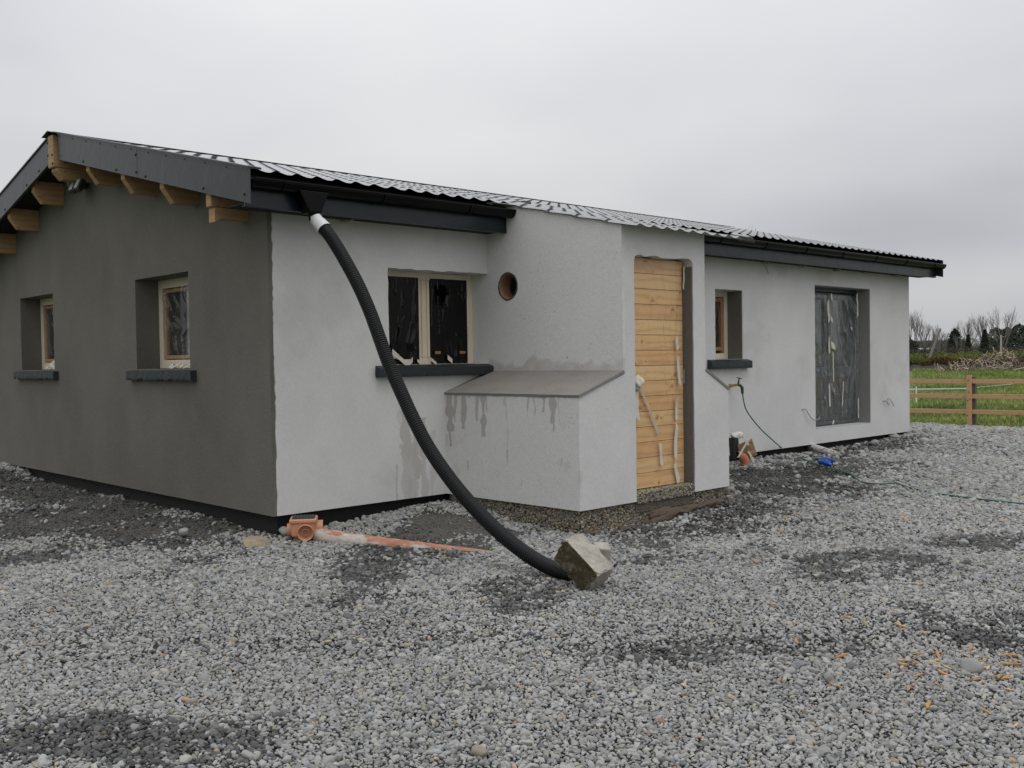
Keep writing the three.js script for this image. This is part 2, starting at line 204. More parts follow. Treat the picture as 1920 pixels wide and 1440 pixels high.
// ---------------------------------------------------------------- the ground
const far = [0]; for (let s = 0.16; far[far.length - 1] < 2600;) { const l = far[far.length - 1]; if (l > 12) s *= 1.16; far.push(l + s); }
function sheet(xs, zs, f) {
  const pos = [], uv = [], idx = [], n = zs.length; for (const x of xs) for (const z of zs) { pos.push(x, f(x, z), z); uv.push(x, z); }
  for (let i = 0; i < xs.length - 1; i++) for (let j = 0; j < n - 1; j++) { const a = i * n + j, b = a + n; idx.push(a, a + 1, b, b, a + 1, b + 1); }
  const g = new THREE.BufferGeometry(); g.setAttribute('position', new THREE.Float32BufferAttribute(pos, 3)); g.setAttribute('uv', new THREE.Float32BufferAttribute(uv, 2)); g.setIndex(idx); g.computeVertexNormals(); return g;
}
const lin = (a, b, s) => { const o = []; for (let x = a; x < b + s * 0.5; x += s) o.push(x); return o; };
const edgeX = z => 15.42 - 0.1 * (z + 0.8);                          // where the gravel stops and the grass begins
const axis = c => [...far.slice(1).reverse().map(v => c - v), c, ...far.slice(1).map(v => c + v)];
const hillRise = (x, z) => { const d = Math.hypot(x - EYE.x, z - EYE.z); return 4.5 * sstep(230, 520, d) ; };
const grassTile = tex(512, 512, (u, v) => { const a = fbmT(u * 8, v * 8, 5, 8), b = fbmT(u * 64, v * 64, 3, 64), t = clamp(0.5 + 0.9 * a + 0.5 * b); return [mix(0.055, 0.15, t), mix(0.088, 0.19, t), mix(0.022, 0.055, t)]; });
setting(obj('grass_field', sheet(axis(3), axis(0), (x, z) => gy(x, z) - 0.03 + hillRise(x, z)), std(C(1), 0.95, { map: rep(grassTile, 1 / 5), bumpMap: rep(coarseBump, 1 / 1.5), bumpScale: 0.06 })));
const yardTex = tex(2048, 2048, (u, v) => {
  const x = -8 + u * 24, z = -10 + v * 20, m = spot(MUD, x, z), w = spot(WET, x, z), n = 1 + 0.3 * fbm(x * 9, z * 9, 4) + 0.25 * vn(x * 45, z * 45);
  const g = [0.02 * n, 0.0195 * n, 0.0175 * n], k = [0.082 * n, 0.078 * n, 0.065 * n], q = mix(1, 0.62, w * 0.8); return [0, 1, 2].map(i => mix(g[i], k[i], m) * q);
}, true, false);
yardTex.repeat.set(1 / 24, 1 / 20); yardTex.offset.set(8 / 24, 10 / 20);
{
  const xs = lin(-8, 15.9, 0.1), zs = lin(-10, 10, 0.1), g = sheet(xs, zs, (x, z) => gy(x, z) + 0.006 * fbm(x * 7, z * 7, 3));
  const p = g.attributes.position, uv = g.attributes.uv; for (let i = 0; i < p.count; i++) { const x = p.getX(i), z = p.getZ(i), e = edgeX(z) + 0.14 * fbm(z * 2.2, 3, 4) + 0.07 * vn(z * 9, 5); if (x > e) { p.setX(i, e); uv.setX(i, e); p.setY(i, gy(e, z) - 0.035 - (x - e) * 0.02); } }
  g.computeVertexNormals(); setting(obj('gravel_yard', g, std(C(1), 0.9, { map: yardTex, bumpMap: rep(coarseBump, 2.5), bumpScale: 0.014 })));
}
{ // loose stone: every pebble is real, packed by the thousand
  const R = rng(77), kinds = [], G = new THREE.Group(); G.name = 'gravel'; scene.add(G); setting(G, 'stuff', 'loose grey crushed stone covering the yard round the house', 'gravel');
  for (let k = 0; k < 8; k++) { const r = rng(900 + k * 7); kinds.push({ g: (q => k % 2 ? toCreasedNormals(q, 0.5) : q)(lump(500 + k * 13, 2, 1 + 0.3 * r(), 0.6 + 0.3 * r(), 0.75 + 0.25 * r(), 0.3, 13)), m: [], c: [] }); }
  const inside = (x, z) => (x > 0.06 && x < L - 0.05 && z < -0.05 && z > -W) || (x > XA + 0.03 && x < XD - 0.03 && z < P - 0.05 && z > -0.1);
  const M = new THREE.Matrix4(), Q = new THREE.Quaternion(), E = new THREE.Euler(), gauss = () => (R() + R() + R() + R() - 2) * 1.73;
  const fx = FWD.x, fz = FWD.z, tan = Math.tan(0.56);
  function field(d0, d1, step) {
    for (let gx = -9; gx < 16; gx += step) for (let gz = -12; gz < 10; gz += step) {
      const x = gx + (0.12 + 0.76 * R()) * step, z = gz + (0.12 + 0.76 * R()) * step, dx = x - EYE.x, dz = z - EYE.z, f = dx * fx + dz * fz, s = Math.abs(dx * fz - dz * fx), fj = f * (1 + 0.12 * (R() - 0.5));
      if (f < 2.2 || fj < d0 || fj >= d1 || s > f * tan + 0.7 || inside(x, z)) continue; { const px = x - 0.235, pz = z - 0.27, tt = clamp((px * 0.64 + pz * 1.55) / 2.812); if (tt > 0 && tt < 0.93 && Math.hypot(px - 0.64 * tt, pz - 1.55 * tt) < 0.052) continue; }
      if (x > edgeX(z) + 0.12 * fbm(z * 2.2, 3, 4) + 0.25 * (R() - 0.6)) continue;
      const m = spot(MUD, x, z) + 0.25 * vn(x * 5, z * 5) * (spot(MUD, x, z) > 0.1), crumb = m > 0.25 && R() < m; if (crumb && R() < 0.35) continue;
      const w = spot(WET, x, z); let r = 0.0091 * Math.pow(Math.max(1, f / 5), 0.92) * Math.exp(0.26 * gauss()); const big = R(); if (big < 0.003) r *= 2.0; else if (big < 0.02) r *= 1.7; else if (big < 0.09) r *= 1.3; else if (big > 0.75) r *= 0.7; if (crumb) r *= 0.5;
      const K = kinds[Math.floor(R() * kinds.length)];
      E.set((R() - 0.5) * 1.2, R() * 6.283, (R() - 0.5) * 1.2); Q.setFromEuler(E); const lift = crumb ? 0.1 * r : Math.min(r * 0.6, 0.004 + 0.013 * R() * Math.max(1, f / 7) - r * 0.15);
      M.compose(V(x, gy(x, z) + lift, z), Q, V(r * (0.85 + 0.45 * R()), r * (0.85 + 0.4 * R()), r * (0.85 + 0.35 * R()))); K.m.push(M.clone());
      let t = R(), l = 0.19 + 0.165 * R(), c; const lowf = 1 + 0.14 * fbm(x * 1.1 + 50, z * 1.1 + 20, 3);
      if (t < 0.72) c = [1.0, 0.998, 0.95]; else if (t < 0.80) c = [0.93, 0.96, 0.98]; else if (t < 0.90) c = [1.05, 1.01, 0.88]; else if (t < 0.965) { c = [0.5, 0.51, 0.50]; } else if (t < 0.978) { c = [1.15, 0.98, 0.66]; } else if (t < 0.982) c = [1.1, 0.72, 0.4]; else c = [1.15, 1.14, 1.08];
      l *= lowf; if (R() < clamp(w * (0.9 + 1.3 * fbm(x * 3.3 + 2, z * 3.3 + 6, 4)) * 1.25, 0, 0.92)) l *= 0.19 + 0.26 * R(); if (crumb) { l *= 0.36; c = [1.02, 0.99, 0.9]; }
      K.c.push(c.map(v => clamp(v * l, 0.012, 0.62)));
    }
  }
  field(0, 5, 0.0176); field(5, 8, 0.0215); field(8, 13, 0.0285); field(13, 27, 0.041);
  const mat = std(C(1), 0.78, {}); let n = 0;
  for (const K of kinds) { const I = new THREE.InstancedMesh(K.g, mat, K.m.length); I.name = 'gravel_stones'; K.m.forEach((m, i) => { I.setMatrixAt(i, m); I.setColorAt(i, new THREE.Color().setRGB(...K.c[i])); }); I.castShadow = I.receiveShadow = true; G.add(I); n += K.m.length; }
  console.log('stones', n);
}

// ---------------------------------------------------------------- the house
const house = thing('bungalow', 'single storey rendered bungalow with dark gable end, porch and low black metal roof', 'house');
const FW = [1.1875, XB, 1.2, 2.066], RW = [6.128, 6.718, 1.2, 2.066], FD = [8.49, 10.088, 0.2, 2.208];
const G2 = [-2.557, -1.406, 1.2, 2.08], G1 = [-5.953, -4.83, 1.2, 2.08];
const rough = (a, b, c, d, s = 0.006, seed = 1) => { const o = [], n = 26; const add = (x, y) => o.push([x, y]); for (let i = 0; i < n; i++) add(mix(a, b, i / n), c); for (let i = 0; i < n; i++) add(b, mix(c, d, i / n)); for (let i = 0; i < n; i++) { const x = mix(b, a, i / n); add(x, d + s * vn(x * 18 + seed, seed)); } for (let i = 0; i < n; i++) { const y = mix(d, c, i / n); add(a + s * 0.6 * vn(y * 15, seed + 4), y); } return o; };
const frontGeo = exZ(shp(rect(0.035, L, 0, 2.58), [rough(...FW, 0.007, 3), rough(...RW, 0.004, 8), rect(...FD)]), -T, 0);
{ const n = frontGeo.attributes.normal, uv = frontGeo.attributes.uv; for (let i = 0; i < uv.count; i++) if (Math.abs(n.getZ(i)) < 0.7) uv.setX(i, 4.6 + uv.getX(i)); }   // the openings' sides take plain wall colour
obj('front_wall', frontGeo, frontMat, house);
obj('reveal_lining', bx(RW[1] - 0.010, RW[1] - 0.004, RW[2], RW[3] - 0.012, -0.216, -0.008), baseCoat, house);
obj('reveal_lining', merge([bx(FD[1] - 0.008, FD[1] - 0.002, FD[2] + 0.012, FD[3] - 0.01, -0.206, -0.005), bx(FD[0] + 0.004, FD[1] - 0.009, FD[3] - 0.008, FD[3] - 0.002, -0.206, -0.005)]), greyLining, house);  // french door side and head in one even grey, darker than the front wall
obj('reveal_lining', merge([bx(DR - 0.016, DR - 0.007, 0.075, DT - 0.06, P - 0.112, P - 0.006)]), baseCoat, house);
const gTop = z => yr(z) - 0.19;
obj('gable_wall', exX(shp([[0, 0], [0, gTop(0)], [ZR, gTop(ZR)], [-W, gTop(-W)], [-W, 0]].reverse(), [rect(...G2), rect(...G1)]), 0, 0.035), gableMat, house);
obj('gable_inner_wall', exX(shp([[-T, 0], [-T, gTop(-T)], [ZR, gTop(ZR)], [-W, gTop(-W)], [-W, 0]].reverse(), [rect(...G2), rect(...G1)]), 0.035, T), gableMat, house);
obj('far_gable_wall', exX(shp([[-T, 0], [-T, gTop(-T)], [ZR, gTop(ZR)], [-W, gTop(-W)], [-W, 0]].reverse()), L - T, L), stucco, house);
obj('back_wall', bx(T, L - T, 0, 2.58, -W, -W + T), stucco, house);
obj('floor_slab', bx(T + 0.01, L - T - 0.01, -0.12, -0.02, -W + T + 0.01, -T - 0.01), roomMat, house);
obj('partition_wall', bx(T + 2.9, T + 3.0, -0.02, 2.9, -W + T + 0.02, -T - 0.02), roomMat, house);
// recessed base below the render
obj('foundation', merge([bx(0.085, L - 0.3, -0.6, -0.002, -W + 0.085, -0.085)]), blackBase, house);

// porch
obj('porch_front_wall', exZ((() => {
  const s = new THREE.Shape(), r = 0.06; s.moveTo(XA + 0.03, 0); s.lineTo(DL, 0);
  for (let i = 0; i <= 40; i++) { const y = mix(0.01, DT - r, i / 40); s.lineTo(DL + 0.004 * vn(y * 16, 3), y); }
  s.quadraticCurveTo(DL, DT, DL + r, DT); for (let i = 1; i < 30; i++) { const x = mix(DL + r, DR - r, i / 30); s.lineTo(x, DT + 0.009 * vn(x * 13, 6)); } s.quadraticCurveTo(DR, DT + 0.01, DR, DT - r);
  for (let i = 1; i <= 40; i++) { const y = mix(DT - r, 0, i / 40); s.lineTo(DR + 0.004 * vn(y * 14, 9) * (i < 40), y); }
  s.lineTo(XD, 0); s.lineTo(XD, Y1 - 0.014); s.lineTo(XC, Y2 - 0.014); s.lineTo(XC, yr(P) - 0.023); s.lineTo(XB + 0.03, yr(P) - 0.023); s.lineTo(XB + 0.03, Y2 - 0.02); s.lineTo(XA + 0.03, Y1 - 0.01); return s;
})(), P - 0.25, P), stucco, house);
const hole = new THREE.Path(); hole.absellipse(0.287, 1.93, 0.128, 0.124, 0, Math.PI * 2, true);
obj('porch_side_wall', exX(shp([[0, Y2 - 0.02], [P, Y2 - 0.02], [P, yr(P) - 0.023], [0, yr(0) - 0.023]], [hole]), XB, XB + 0.03), porchSideMat, house);
obj('side_box_wall', exX(shp([[0, 0], [P, 0], [P, Y1 - 0.012], [0, Y1 - 0.012]]), XA, XA + 0.03), boxSideMat, house);
obj('side_box_sloped_top', (() => { const g = new THREE.BoxGeometry(Math.hypot(XB - XA, Y2 - Y1) + 0.012, 0.022, P + 0.012, 30, 1, 60), p = g.attributes.position; for (let i = 0; i < p.count; i++) { if (p.getY(i) > 0) p.setY(i, p.getY(i) + 0.003 * fbm(p.getX(i) * 7, p.getZ(i) * 7, 3)); p.setX(i, p.getX(i) + 0.003 * vn(p.getZ(i) * 17, 4)); } g.rotateZ(Math.atan2(Y2 - Y1, XB - XA)); g.translate((XA + XB) / 2 - 0.004, (Y1 + Y2) / 2 - 0.008, P / 2 + 0.006); return uvw(g); })(), capMat, house);
obj('porch_side_wall', exX(shp([[0, Y2 - 0.02], [P - 0.25, Y2 - 0.02], [P - 0.25, yr(P - 0.25) - 0.02], [0, yr(0) - 0.02]]), XC - 0.03, XC - 0.002), stucco, house);
obj('side_box_wall', exX(shp([[0, 0], [P - 0.25, 0], [P - 0.25, Y1 - 0.03], [0, Y1 - 0.03]]), XD - 0.03, XD - 0.002), stucco, house);
obj('side_box_sloped_top', (() => { const g = new THREE.BoxGeometry(Math.hypot(XD - XC, Y2 - Y1) + 0.012, 0.022, P + 0.008); g.rotateZ(-Math.atan2(Y2 - Y1, XD - XC)); g.translate((XC + XD) / 2 + 0.004, (Y1 + Y2) / 2 - 0.012, P / 2 + 0.004); return uvw(g); })(), capMat, house);
{ // vent hole lined with a clay pipe
  const ring = new THREE.LatheGeometry([[0.122, 0], [0.124, 0.01], [0.118, 0.015], [0.112, 0.01], [0.112, -0.12], [0.122, -0.12], [0.122, 0]].map(p => new THREE.Vector2(...p)), 48); ring.rotateZ(Math.PI / 2); ring.translate(XB + 0.012, 1.93, 0.287);
  const v = obj('vent_pipe', ring, std(C(0.28, 0.15, 0.09), 0.7, { side: THREE.DoubleSide }), house);
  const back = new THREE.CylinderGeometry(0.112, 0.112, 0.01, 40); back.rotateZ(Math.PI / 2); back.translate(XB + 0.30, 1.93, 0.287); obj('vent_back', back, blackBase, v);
  const r2 = rng(5), pts = []; for (let i = 0; i < 40; i++) { const a = i / 40 * 6.283, q = 0.126 + 0.003 * vn(i * 0.6, 3); pts.push(V(XB - 0.002 + 0.003 * r2(), 1.93 + q * Math.sin(a), 0.287 + q * Math.cos(a))); } obj('vent_mortar_lip', tube(pts, 0.0075, 90, 6, true), std(C(0.03), 0.9), v);
}
// exposed aggregate plinth under the porch
{
  const pm = std(C(0.12, 0.105, 0.08), 0.95, { bumpMap: rep(coarseBump, 3), bumpScale: 0.02 });
  const pl = obj('porch_plinth', merge([bx(XA + 0.05, XD - 0.03, -0.5, -0.003, -0.02, P - 0.045), bx(DL + 0.004, DR - 0.004, -0.1, 0.072, P - 0.22, P - 0.018)]), pm, house);
  const R = rng(31), g = lump(61, 1, 1, 0.75, 0.85, 0.25, 6), ms = [], cs = [], M = new THREE.Matrix4(), Q = new THREE.Quaternion();
  const put = (x, y, z) => { const s = 0.006 + 0.0085 * R(); Q.setFromEuler(new THREE.Euler(R() * 6, R() * 6, R() * 6)); M.compose(V(x, y, z), Q, V(s, s * (0.7 + 0.5 * R()), s)); ms.push(M.clone()); const l = 0.10 + 0.22 * R(), t = R(); cs.push(t < 0.5 ? [l * 1.15, l, l * 0.72] : t < 0.8 ? [l, l * 0.97, l * 0.88] : t < 0.93 ? [l * 0.5, l * 0.47, l * 0.4] : [l * 1.4, l * 1.0, l * 0.5]); };
  for (let i = 0; i < 4200; i++) put(mix(XA + 0.05, XD - 0.03, R()), mix(-0.24, -0.006, R()), P - 0.042 + 0.012 * R());
  for (let i = 0; i < 3300; i++) put(XA + 0.048 - 0.012 * R(), mix(-0.24, -0.006, R()), mix(0.02, P - 0.05, R()));
  for (let i = 0; i < 900; i++) put(mix(DL + 0.006, DR - 0.006, R()), mix(-0.02, 0.07, R()), P - 0.014 + 0.008 * R());
  for (let i = 0; i < 500; i++) put(mix(DL + 0.006, DR - 0.006, R()), 0.072, mix(P - 0.12, P - 0.018, R()));
  const I = new THREE.InstancedMesh(g, std(C(1), 0.85), ms.length); I.name = 'aggregate'; ms.forEach((m, i) => { I.setMatrixAt(i, m); I.setColorAt(i, C(...cs[i])); }); I.castShadow = I.receiveShadow = true; setting(I, 'stuff'); pl.add(I);
  const fm = std(C(0.105, 0.08, 0.056), 0.9, { bumpMap: rep(coarseBump, 3), bumpScale: 0.012 });
  for (const [x, y, z, sx, sy, sz, s] of [[2.86, -0.135, P + 0.0, 0.3, 0.065, 0.06, 3], [3.2, -0.125, P - 0.005, 0.26, 0.045, 0.06, 6], [2.35, -0.195, P - 0.0, 0.2, 0.03, 0.06, 9], [2.02, -0.195, P - 0.01, 0.13, 0.03, 0.07, 14], [3.6, -0.12, P - 0.02, 0.2, 0.04, 0.05, 17]]) { const q = withUv(lump(s, 4, sx, sy, sz, 0.55, 3)); q.translate(x, y - 0.02, z); obj('concrete_spill', q, fm, pl); }
}

// roof: pressed metal tile sheets over a closed deck
const PITCH = 0.183, COURSE = 0.35;
function tileSheet(x0, x1, zEave, back) {
  const n = Math.round((x1 - x0) / PITCH * 10), slopeL = (z => z)(zEave - ZR), xs = [], rows = [];
  for (let i = 0; i <= n; i++) xs.push(mix(x0, x1, i / n));
  for (let d = 0; d < slopeL - 1e-6;) { const e = Math.min(slopeL, d + COURSE); rows.push([d, 0], [d + (e - d) * 0.5, 0.5], [e - 0.012, 0.97], [e - 0.001, 1]); d = e; }   // d: distance up from the eave
  const pos = [], idx = [];
  for (const [d, t] of rows) for (const x of xs) {
    const z = zEave - d, ph = ((x / PITCH) % 1 + 1) % 1, prof = 0.023 * (ph < 0.28 ? sm(ph / 0.28) : 1 - sm((ph - 0.28) / 0.72));
    const curl = 0.004 * Math.sin(ph * 6.283 + 1);
    pos.push(x, yr(z) + 0.012 + prof + (t > 0.98 ? 0 : 0.013 * (1 - t)) + (d === 0 ? curl : 0) - 0.040, back ? 2 * ZR - z : z);
  }
  const m = xs.length; for (let j = 0; j < rows.length - 1; j++) for (let i = 0; i < m - 1; i++) { const a = j * m + i, b = a + m; back ? idx.push(a, b, a + 1, b, b + 1, a + 1) : idx.push(a, a + 1, b, b, a + 1, b + 1); }
  const g = new THREE.BufferGeometry(); g.setAttribute('position', new THREE.Float32BufferAttribute(pos, 3)); g.setIndex(idx); g.computeVertexNormals(); return withUv(toCreasedNormals(g, 0.7));
}
const deck = obj('roof', merge([
  exX(shp([[EAVE - 0.11, yr(EAVE - 0.11) - 0.2], [EAVE - 0.11, yr(EAVE - 0.11) - 0.045], [ZR, yr(ZR) - 0.045], [ZR, yr(ZR) - 0.2]].reverse()), -OV + 0.03, L + OV - 0.03),
  exX(shp([[2 * ZR - EAVE + 0.11, yr(EAVE - 0.11) - 0.2], [2 * ZR - EAVE + 0.11, yr(EAVE - 0.11) - 0.045], [ZR, yr(ZR) - 0.045], [ZR, yr(ZR) - 0.2]]), -OV + 0.03, L + OV - 0.03)]), soffitMat, house);
{
  const w = 6 * PITCH, PZ = 1.845; let edges = [-OV - 0.005]; const cut = [2.345, 4.02];
  for (let x = -OV - 0.005 + w; x < L + OV - 0.2; x += w) edges.push(x); edges.push(L + OV + 0.005); for (const c of cut) edges.push(c); edges = edges.sort((a, b) => a - b).filter((v, i, a) => !i || v - a[i - 1] > 0.12 || cut.includes(v)); edges = edges.filter((v, i, a) => cut.includes(v) || !cut.some(c => Math.abs(c - v) < 0.12));
  for (let i = 0; i < edges.length - 1; i++) { const mid = (edges[i] + edges[i + 1]) / 2, porch = mid > cut[0] && mid < cut[1]; const sh = obj('roof_sheet', tileSheet(edges[i], edges[i + 1], porch ? PZ : EAVE, false), roofMat, deck); if (porch) { const u = tileSheet(edges[i], edges[i + 1], PZ, false); u.translate(0, -0.003, -0.002); void sh; obj('sheet_underside', u, std(C(0.3, 0.3, 0.29), 0.6, { side: THREE.DoubleSide }), deck); } }
  for (let x = -OV; x < L + OV - 0.2; x += 1.736) obj('roof_sheet', tileSheet(x, Math.min(x + 1.736, L + OV), EAVE, true), roofMat, deck);
  // bent end of the porch sheet
  const b = new THREE.BoxGeometry(0.14, 0.003, 0.2, 10, 1, 4), p = b.attributes.position; for (let i = 0; i < p.count; i++) { const t = (p.getX(i) + 0.07) / 0.14; p.setY(i, p.getY(i) + 0.02 * Math.sin(t * 3) - 0.05 * t * t); } b.rotateX(Math.atan(SLOPE)); b.translate(4.08, yr(1.76) + 0.012, 1.76); obj('bent_sheet_end', uvw(b), roofMat, deck);
  const cap = s => exX(shp([[ZR, yr(ZR) + 0.010], [ZR, yr(ZR) + 0.016], [ZR + s * 0.17, yr(ZR + 0.17) + 0.016], [ZR + s * 0.17, yr(ZR + 0.17) + 0.010]]), -OV - 0.06, L + OV + 0.02);
  obj('ridge_cap', merge([cap(1), cap(-1)]), roofMat, deck);
}
// porch roof timbers: close the gap over the porch walls
obj('porch_ceiling', exX(shp([[0.3, yr(0.3) - 0.05], [P - 0.27, yr(P - 0.27) - 0.05], [P - 0.27, yr(P - 0.27) - 0.034], [0.3, yr(0.3) - 0.034]]), XB + 0.04, XC - 0.04), soffitMat, house);
// verge flashing on both gable ends, in two lengths with screw heads
function verge(x, z0, z1, side) {
  const y = (z, o) => yr(z) + o, s = [[z0, y(z0, -0.262)], [z0, y(z0, 0.0)], [z1, y(z1, 0.0)], [z1, y(z1, -0.262)]]; if ((z1 - z0) < 0) s.reverse();
  const face = exX(shp(s), x, x + 0.006), lip = (o, wdt) => { const q = [[z0, y(z0, o)], [z0, y(z0, o + 0.006)], [z1, y(z1, o + 0.006)], [z1, y(z1, o)]]; if ((z1 - z0) < 0) q.reverse(); return exX(shp(q), side > 0 ? x + 0.006 : x - wdt, side > 0 ? x + 0.006 + wdt : x); };
  return merge([face, lip(-0.262, 0.022)]);
}
function capping(z0, z1) { const q = [[z0, yr(z0) + 0.002], [z0, yr(z0) + 0.018], [z1, yr(z1) + 0.018], [z1, yr(z1) + 0.002]]; if (z1 < z0) q.reverse(); return exX(shp(q), -OV - 0.012, -OV + 0.10); }
obj('verge_capping', capping(EAVE + 0.005, ZR + 0.02), flashMat, house); obj('verge_capping', capping(2 * ZR - EAVE, ZR - 0.02), flashMat, house);
const vg = [[EAVE + 0.01, -1.6], [-1.606, -3.525]];
const rivet = new THREE.SphereGeometry(0.013, 10, 6); rivet.scale(0.55, 1, 1);
vg.forEach(([a, b], i) => { const m = obj('verge_flashing', verge(-OV, a, b, 1), flashMat, house);
  for (const [z, o] of i ? [[-2.86, -0.225], [-2.07, -0.235], [-1.63, -0.06], [-1.63, -0.215]] : [[-1.44, -0.235], [-0.36, -0.225], [0.3, -0.2]]) { const g = rivet.clone(); g.translate(-OV - 0.002, yr(z) + o, z); obj('screw_head', g, rivetMat, m); } });
[[-3.775, -5.6], [-5.606, 2 * ZR - EAVE - 0.01]].forEach(([a, b]) => { const m = obj('verge_flashing', verge(-OV, a, b, 1), flashMat, house); for (const z of [-4.1, -4.5, -5.25, -6.1]) if (z < a && z > b) for (const o of [-0.22]) { const g = rivet.clone(); g.translate(-OV - 0.002, yr(z) + o, z); obj('screw_head', g, rivetMat, m); } });
obj('verge_flashing', verge(L + OV - 0.006, EAVE + 0.01, ZR, -1), flashMat, house);
obj('verge_flashing', verge(L + OV - 0.006, ZR - 0.002, 2 * ZR - EAVE, -1), flashMat, house);
// purlin ends below the overhang
const purlin = (z, yb, h, tip = -0.315, th = 0.085, ch = 0.09) => exZ(shp([[tip, yb + h], [tip, yb + h - 0.115], [tip + ch, yb], [0.25, yb], [0.25, yb + h]]), z - th / 2, z + th / 2);
for (const z of [-2.86, -2.03, -1.21]) { obj('purlin', purlin(z, yr(z) - 0.435, 0.24), purlinMat, house); obj('purlin', purlin(2 * ZR - z, yr(z) - 0.435, 0.24), purlinMat, house); }
for (const z of [-0.34, 2 * ZR + 0.34]) { obj('purlin', purlin(z, yr(z) - 0.46, 0.085, -0.3, 0.1, 0.06), purlinMat, house); obj('purlin_end_block', bx(-0.33, -0.02, yr(z) - 0.372, yr(z) - 0.26, z - 0.045, z + 0.045, 0.012), purlinMat, house); }
obj('ridge_beam', merge([bx(-OV - 0.035, -0.02, 3.295, 3.63, ZR - 0.075, ZR + 0.075, 0.014), exZ(shp([[-0.36, 3.292], [-0.36, 3.26], [-0.29, 3.18], [0.25, 3.18], [0.25, 3.292]]), ZR - 0.07, ZR + 0.07)]), purlinMat, house);
{ const rb = house.children[house.children.length - 1]; for (const [y, z] of [[3.56, ZR - 0.06], [3.43, ZR - 0.06], [3.42, ZR + 0.06], [3.33, ZR + 0.062]]) { const g = rivet.clone(); g.translate(-OV - 0.038, y, z); obj('screw_head', g, rivetMat, rb); } }
// security light on the gable
{ const f = obj('security_light', bx(-0.07, -0.002, 3.13, 3.22, -3.78, -3.66, 0.01), std(C(0.02), 0.5), house);
  for (const z of [-3.70, -3.56]) { const h = bx(-0.03, 0.03, -0.07, 0.07, -0.045, 0.045, 0.01); h.rotateZ(-0.5); h.rotateY(0.35); h.translate(-0.14, 3.13, z); const lh = obj('lamp_head', h, std(C(0.03), 0.5), f); void lh;
    const q = bx(-0.004, 0, -0.055, 0.055, -0.022, 0.022); q.translate(-0.032, 0, 0); q.rotateZ(-0.5); q.rotateY(0.35); q.translate(-0.14, 3.13, z); obj('lamp_lens', q, std(C(0.5), 0.25), f); }
  const c = new THREE.CylinderGeometry(0.028, 0.035, 0.1, 14); c.rotateZ(0.4); c.translate(-0.1, 3.2, -3.93); obj('motion_sensor', c, std(C(0.12), 0.4), f); }
// eaves: fascia, soffit, gutter
const half = (() => { const s = new THREE.Shape(), r = 0.062, t = 0.005; s.absarc(0, 0, r, Math.PI, 2 * Math.PI, false); s.lineTo(r + 0.006, 0.004); s.lineTo(r + 0.004, 0.012); s.lineTo(r - t, 0.008); s.absarc(0, 0, r - t, 2 * Math.PI, Math.PI, true); s.lineTo(-r, 0); return s; })();
function eaves(x0, x1, seams, gx0, gx1) {
  obj('soffit', bx(x0, x1, 2.447, 2.455, 0.003, 0.272), soffitMat, house);
  let a = x0; for (const s of [...seams, x1]) { const f = obj('fascia', merge([bx(a, s - 0.004, 2.43, 2.655, 0.272, 0.284), bx(a, s - 0.004, 2.43, 2.436, 0.24, 0.272)]), fasciaMat, house); a = s; const g = rivet.clone(); g.rotateY(Math.PI / 2); g.translate(mix(x0, s, 0.3), 2.585, 0.285); obj('screw_head', g, rivetMat, f); }
  const g = new THREE.ExtrudeGeometry(half, { depth: gx1 - gx0, bevelEnabled: false, curveSegments: 16 }); g.rotateY(Math.PI / 2); g.scale(1, 1, -1); const p = g.attributes.position; const id = g.index; void id;
  for (let i = 0; i < p.count; i++) p.setXYZ(i, gx0 + p.getX(i), 2.624 + p.getY(i), 0.35 + p.getZ(i));
  for (let i = 0; i < p.count; i += 3) { const v0 = [p.getX(i + 1), p.getY(i + 1), p.getZ(i + 1)], v1 = [p.getX(i + 2), p.getY(i + 2), p.getZ(i + 2)]; p.setXYZ(i + 1, ...v1); p.setXYZ(i + 2, ...v0); }
  const gut = obj('gutter', uvw(g), gutterMat, house);
  const end = s => { const e = new THREE.CircleGeometry(0.066, 20, Math.PI, Math.PI); e.rotateY(Math.PI / 2); e.translate(s, 2.626, 0.35); return e; };
  for (const s of [gx0 - 0.002, gx1 + 0.002]) obj('gutter_end', end(s), std(C(0.004), 0.4, { side: THREE.DoubleSide }), gut);
  for (let x = gx0 + 0.25; x < gx1 - 0.05; x += 0.95) { const t = []; for (let k = 0; k <= 10; k++) { const q = Math.PI + k / 10 * Math.PI; t.push(V(x, 2.626 + 0.066 * Math.sin(q), 0.35 + 0.066 * Math.cos(q))); } obj('gutter_bracket', tube(t, 0.007, 14, 6), gutterMat, gut); }
  return gut;
}
const gutL = eaves(-OV + 0.012, XB - 0.002, [], -0.33, XB - 0.004);
eaves(XC + 0.002, L + OV - 0.01, [6.98], XC + 0.004, L + OV + 0.06);
{ const s = []; const R = rng(8); void R; s.push([0.06, 2.575], [0.31, 2.575], [0.245, 2.42], [0.145, 2.42]); obj('outlet_funnel', exZ(shp(s.reverse()), 0.30, 0.40, { bevelEnabled: true, bevelSize: 0.008, bevelThickness: 0.008, bevelSegments: 2 }), gutterMat, gutL); obj('outlet_spout', cyl(V(0.205, 2.44, 0.352), V(0.215, 2.36, 0.358), 0.044, 0.044, 20), gutterMat, gutL); }
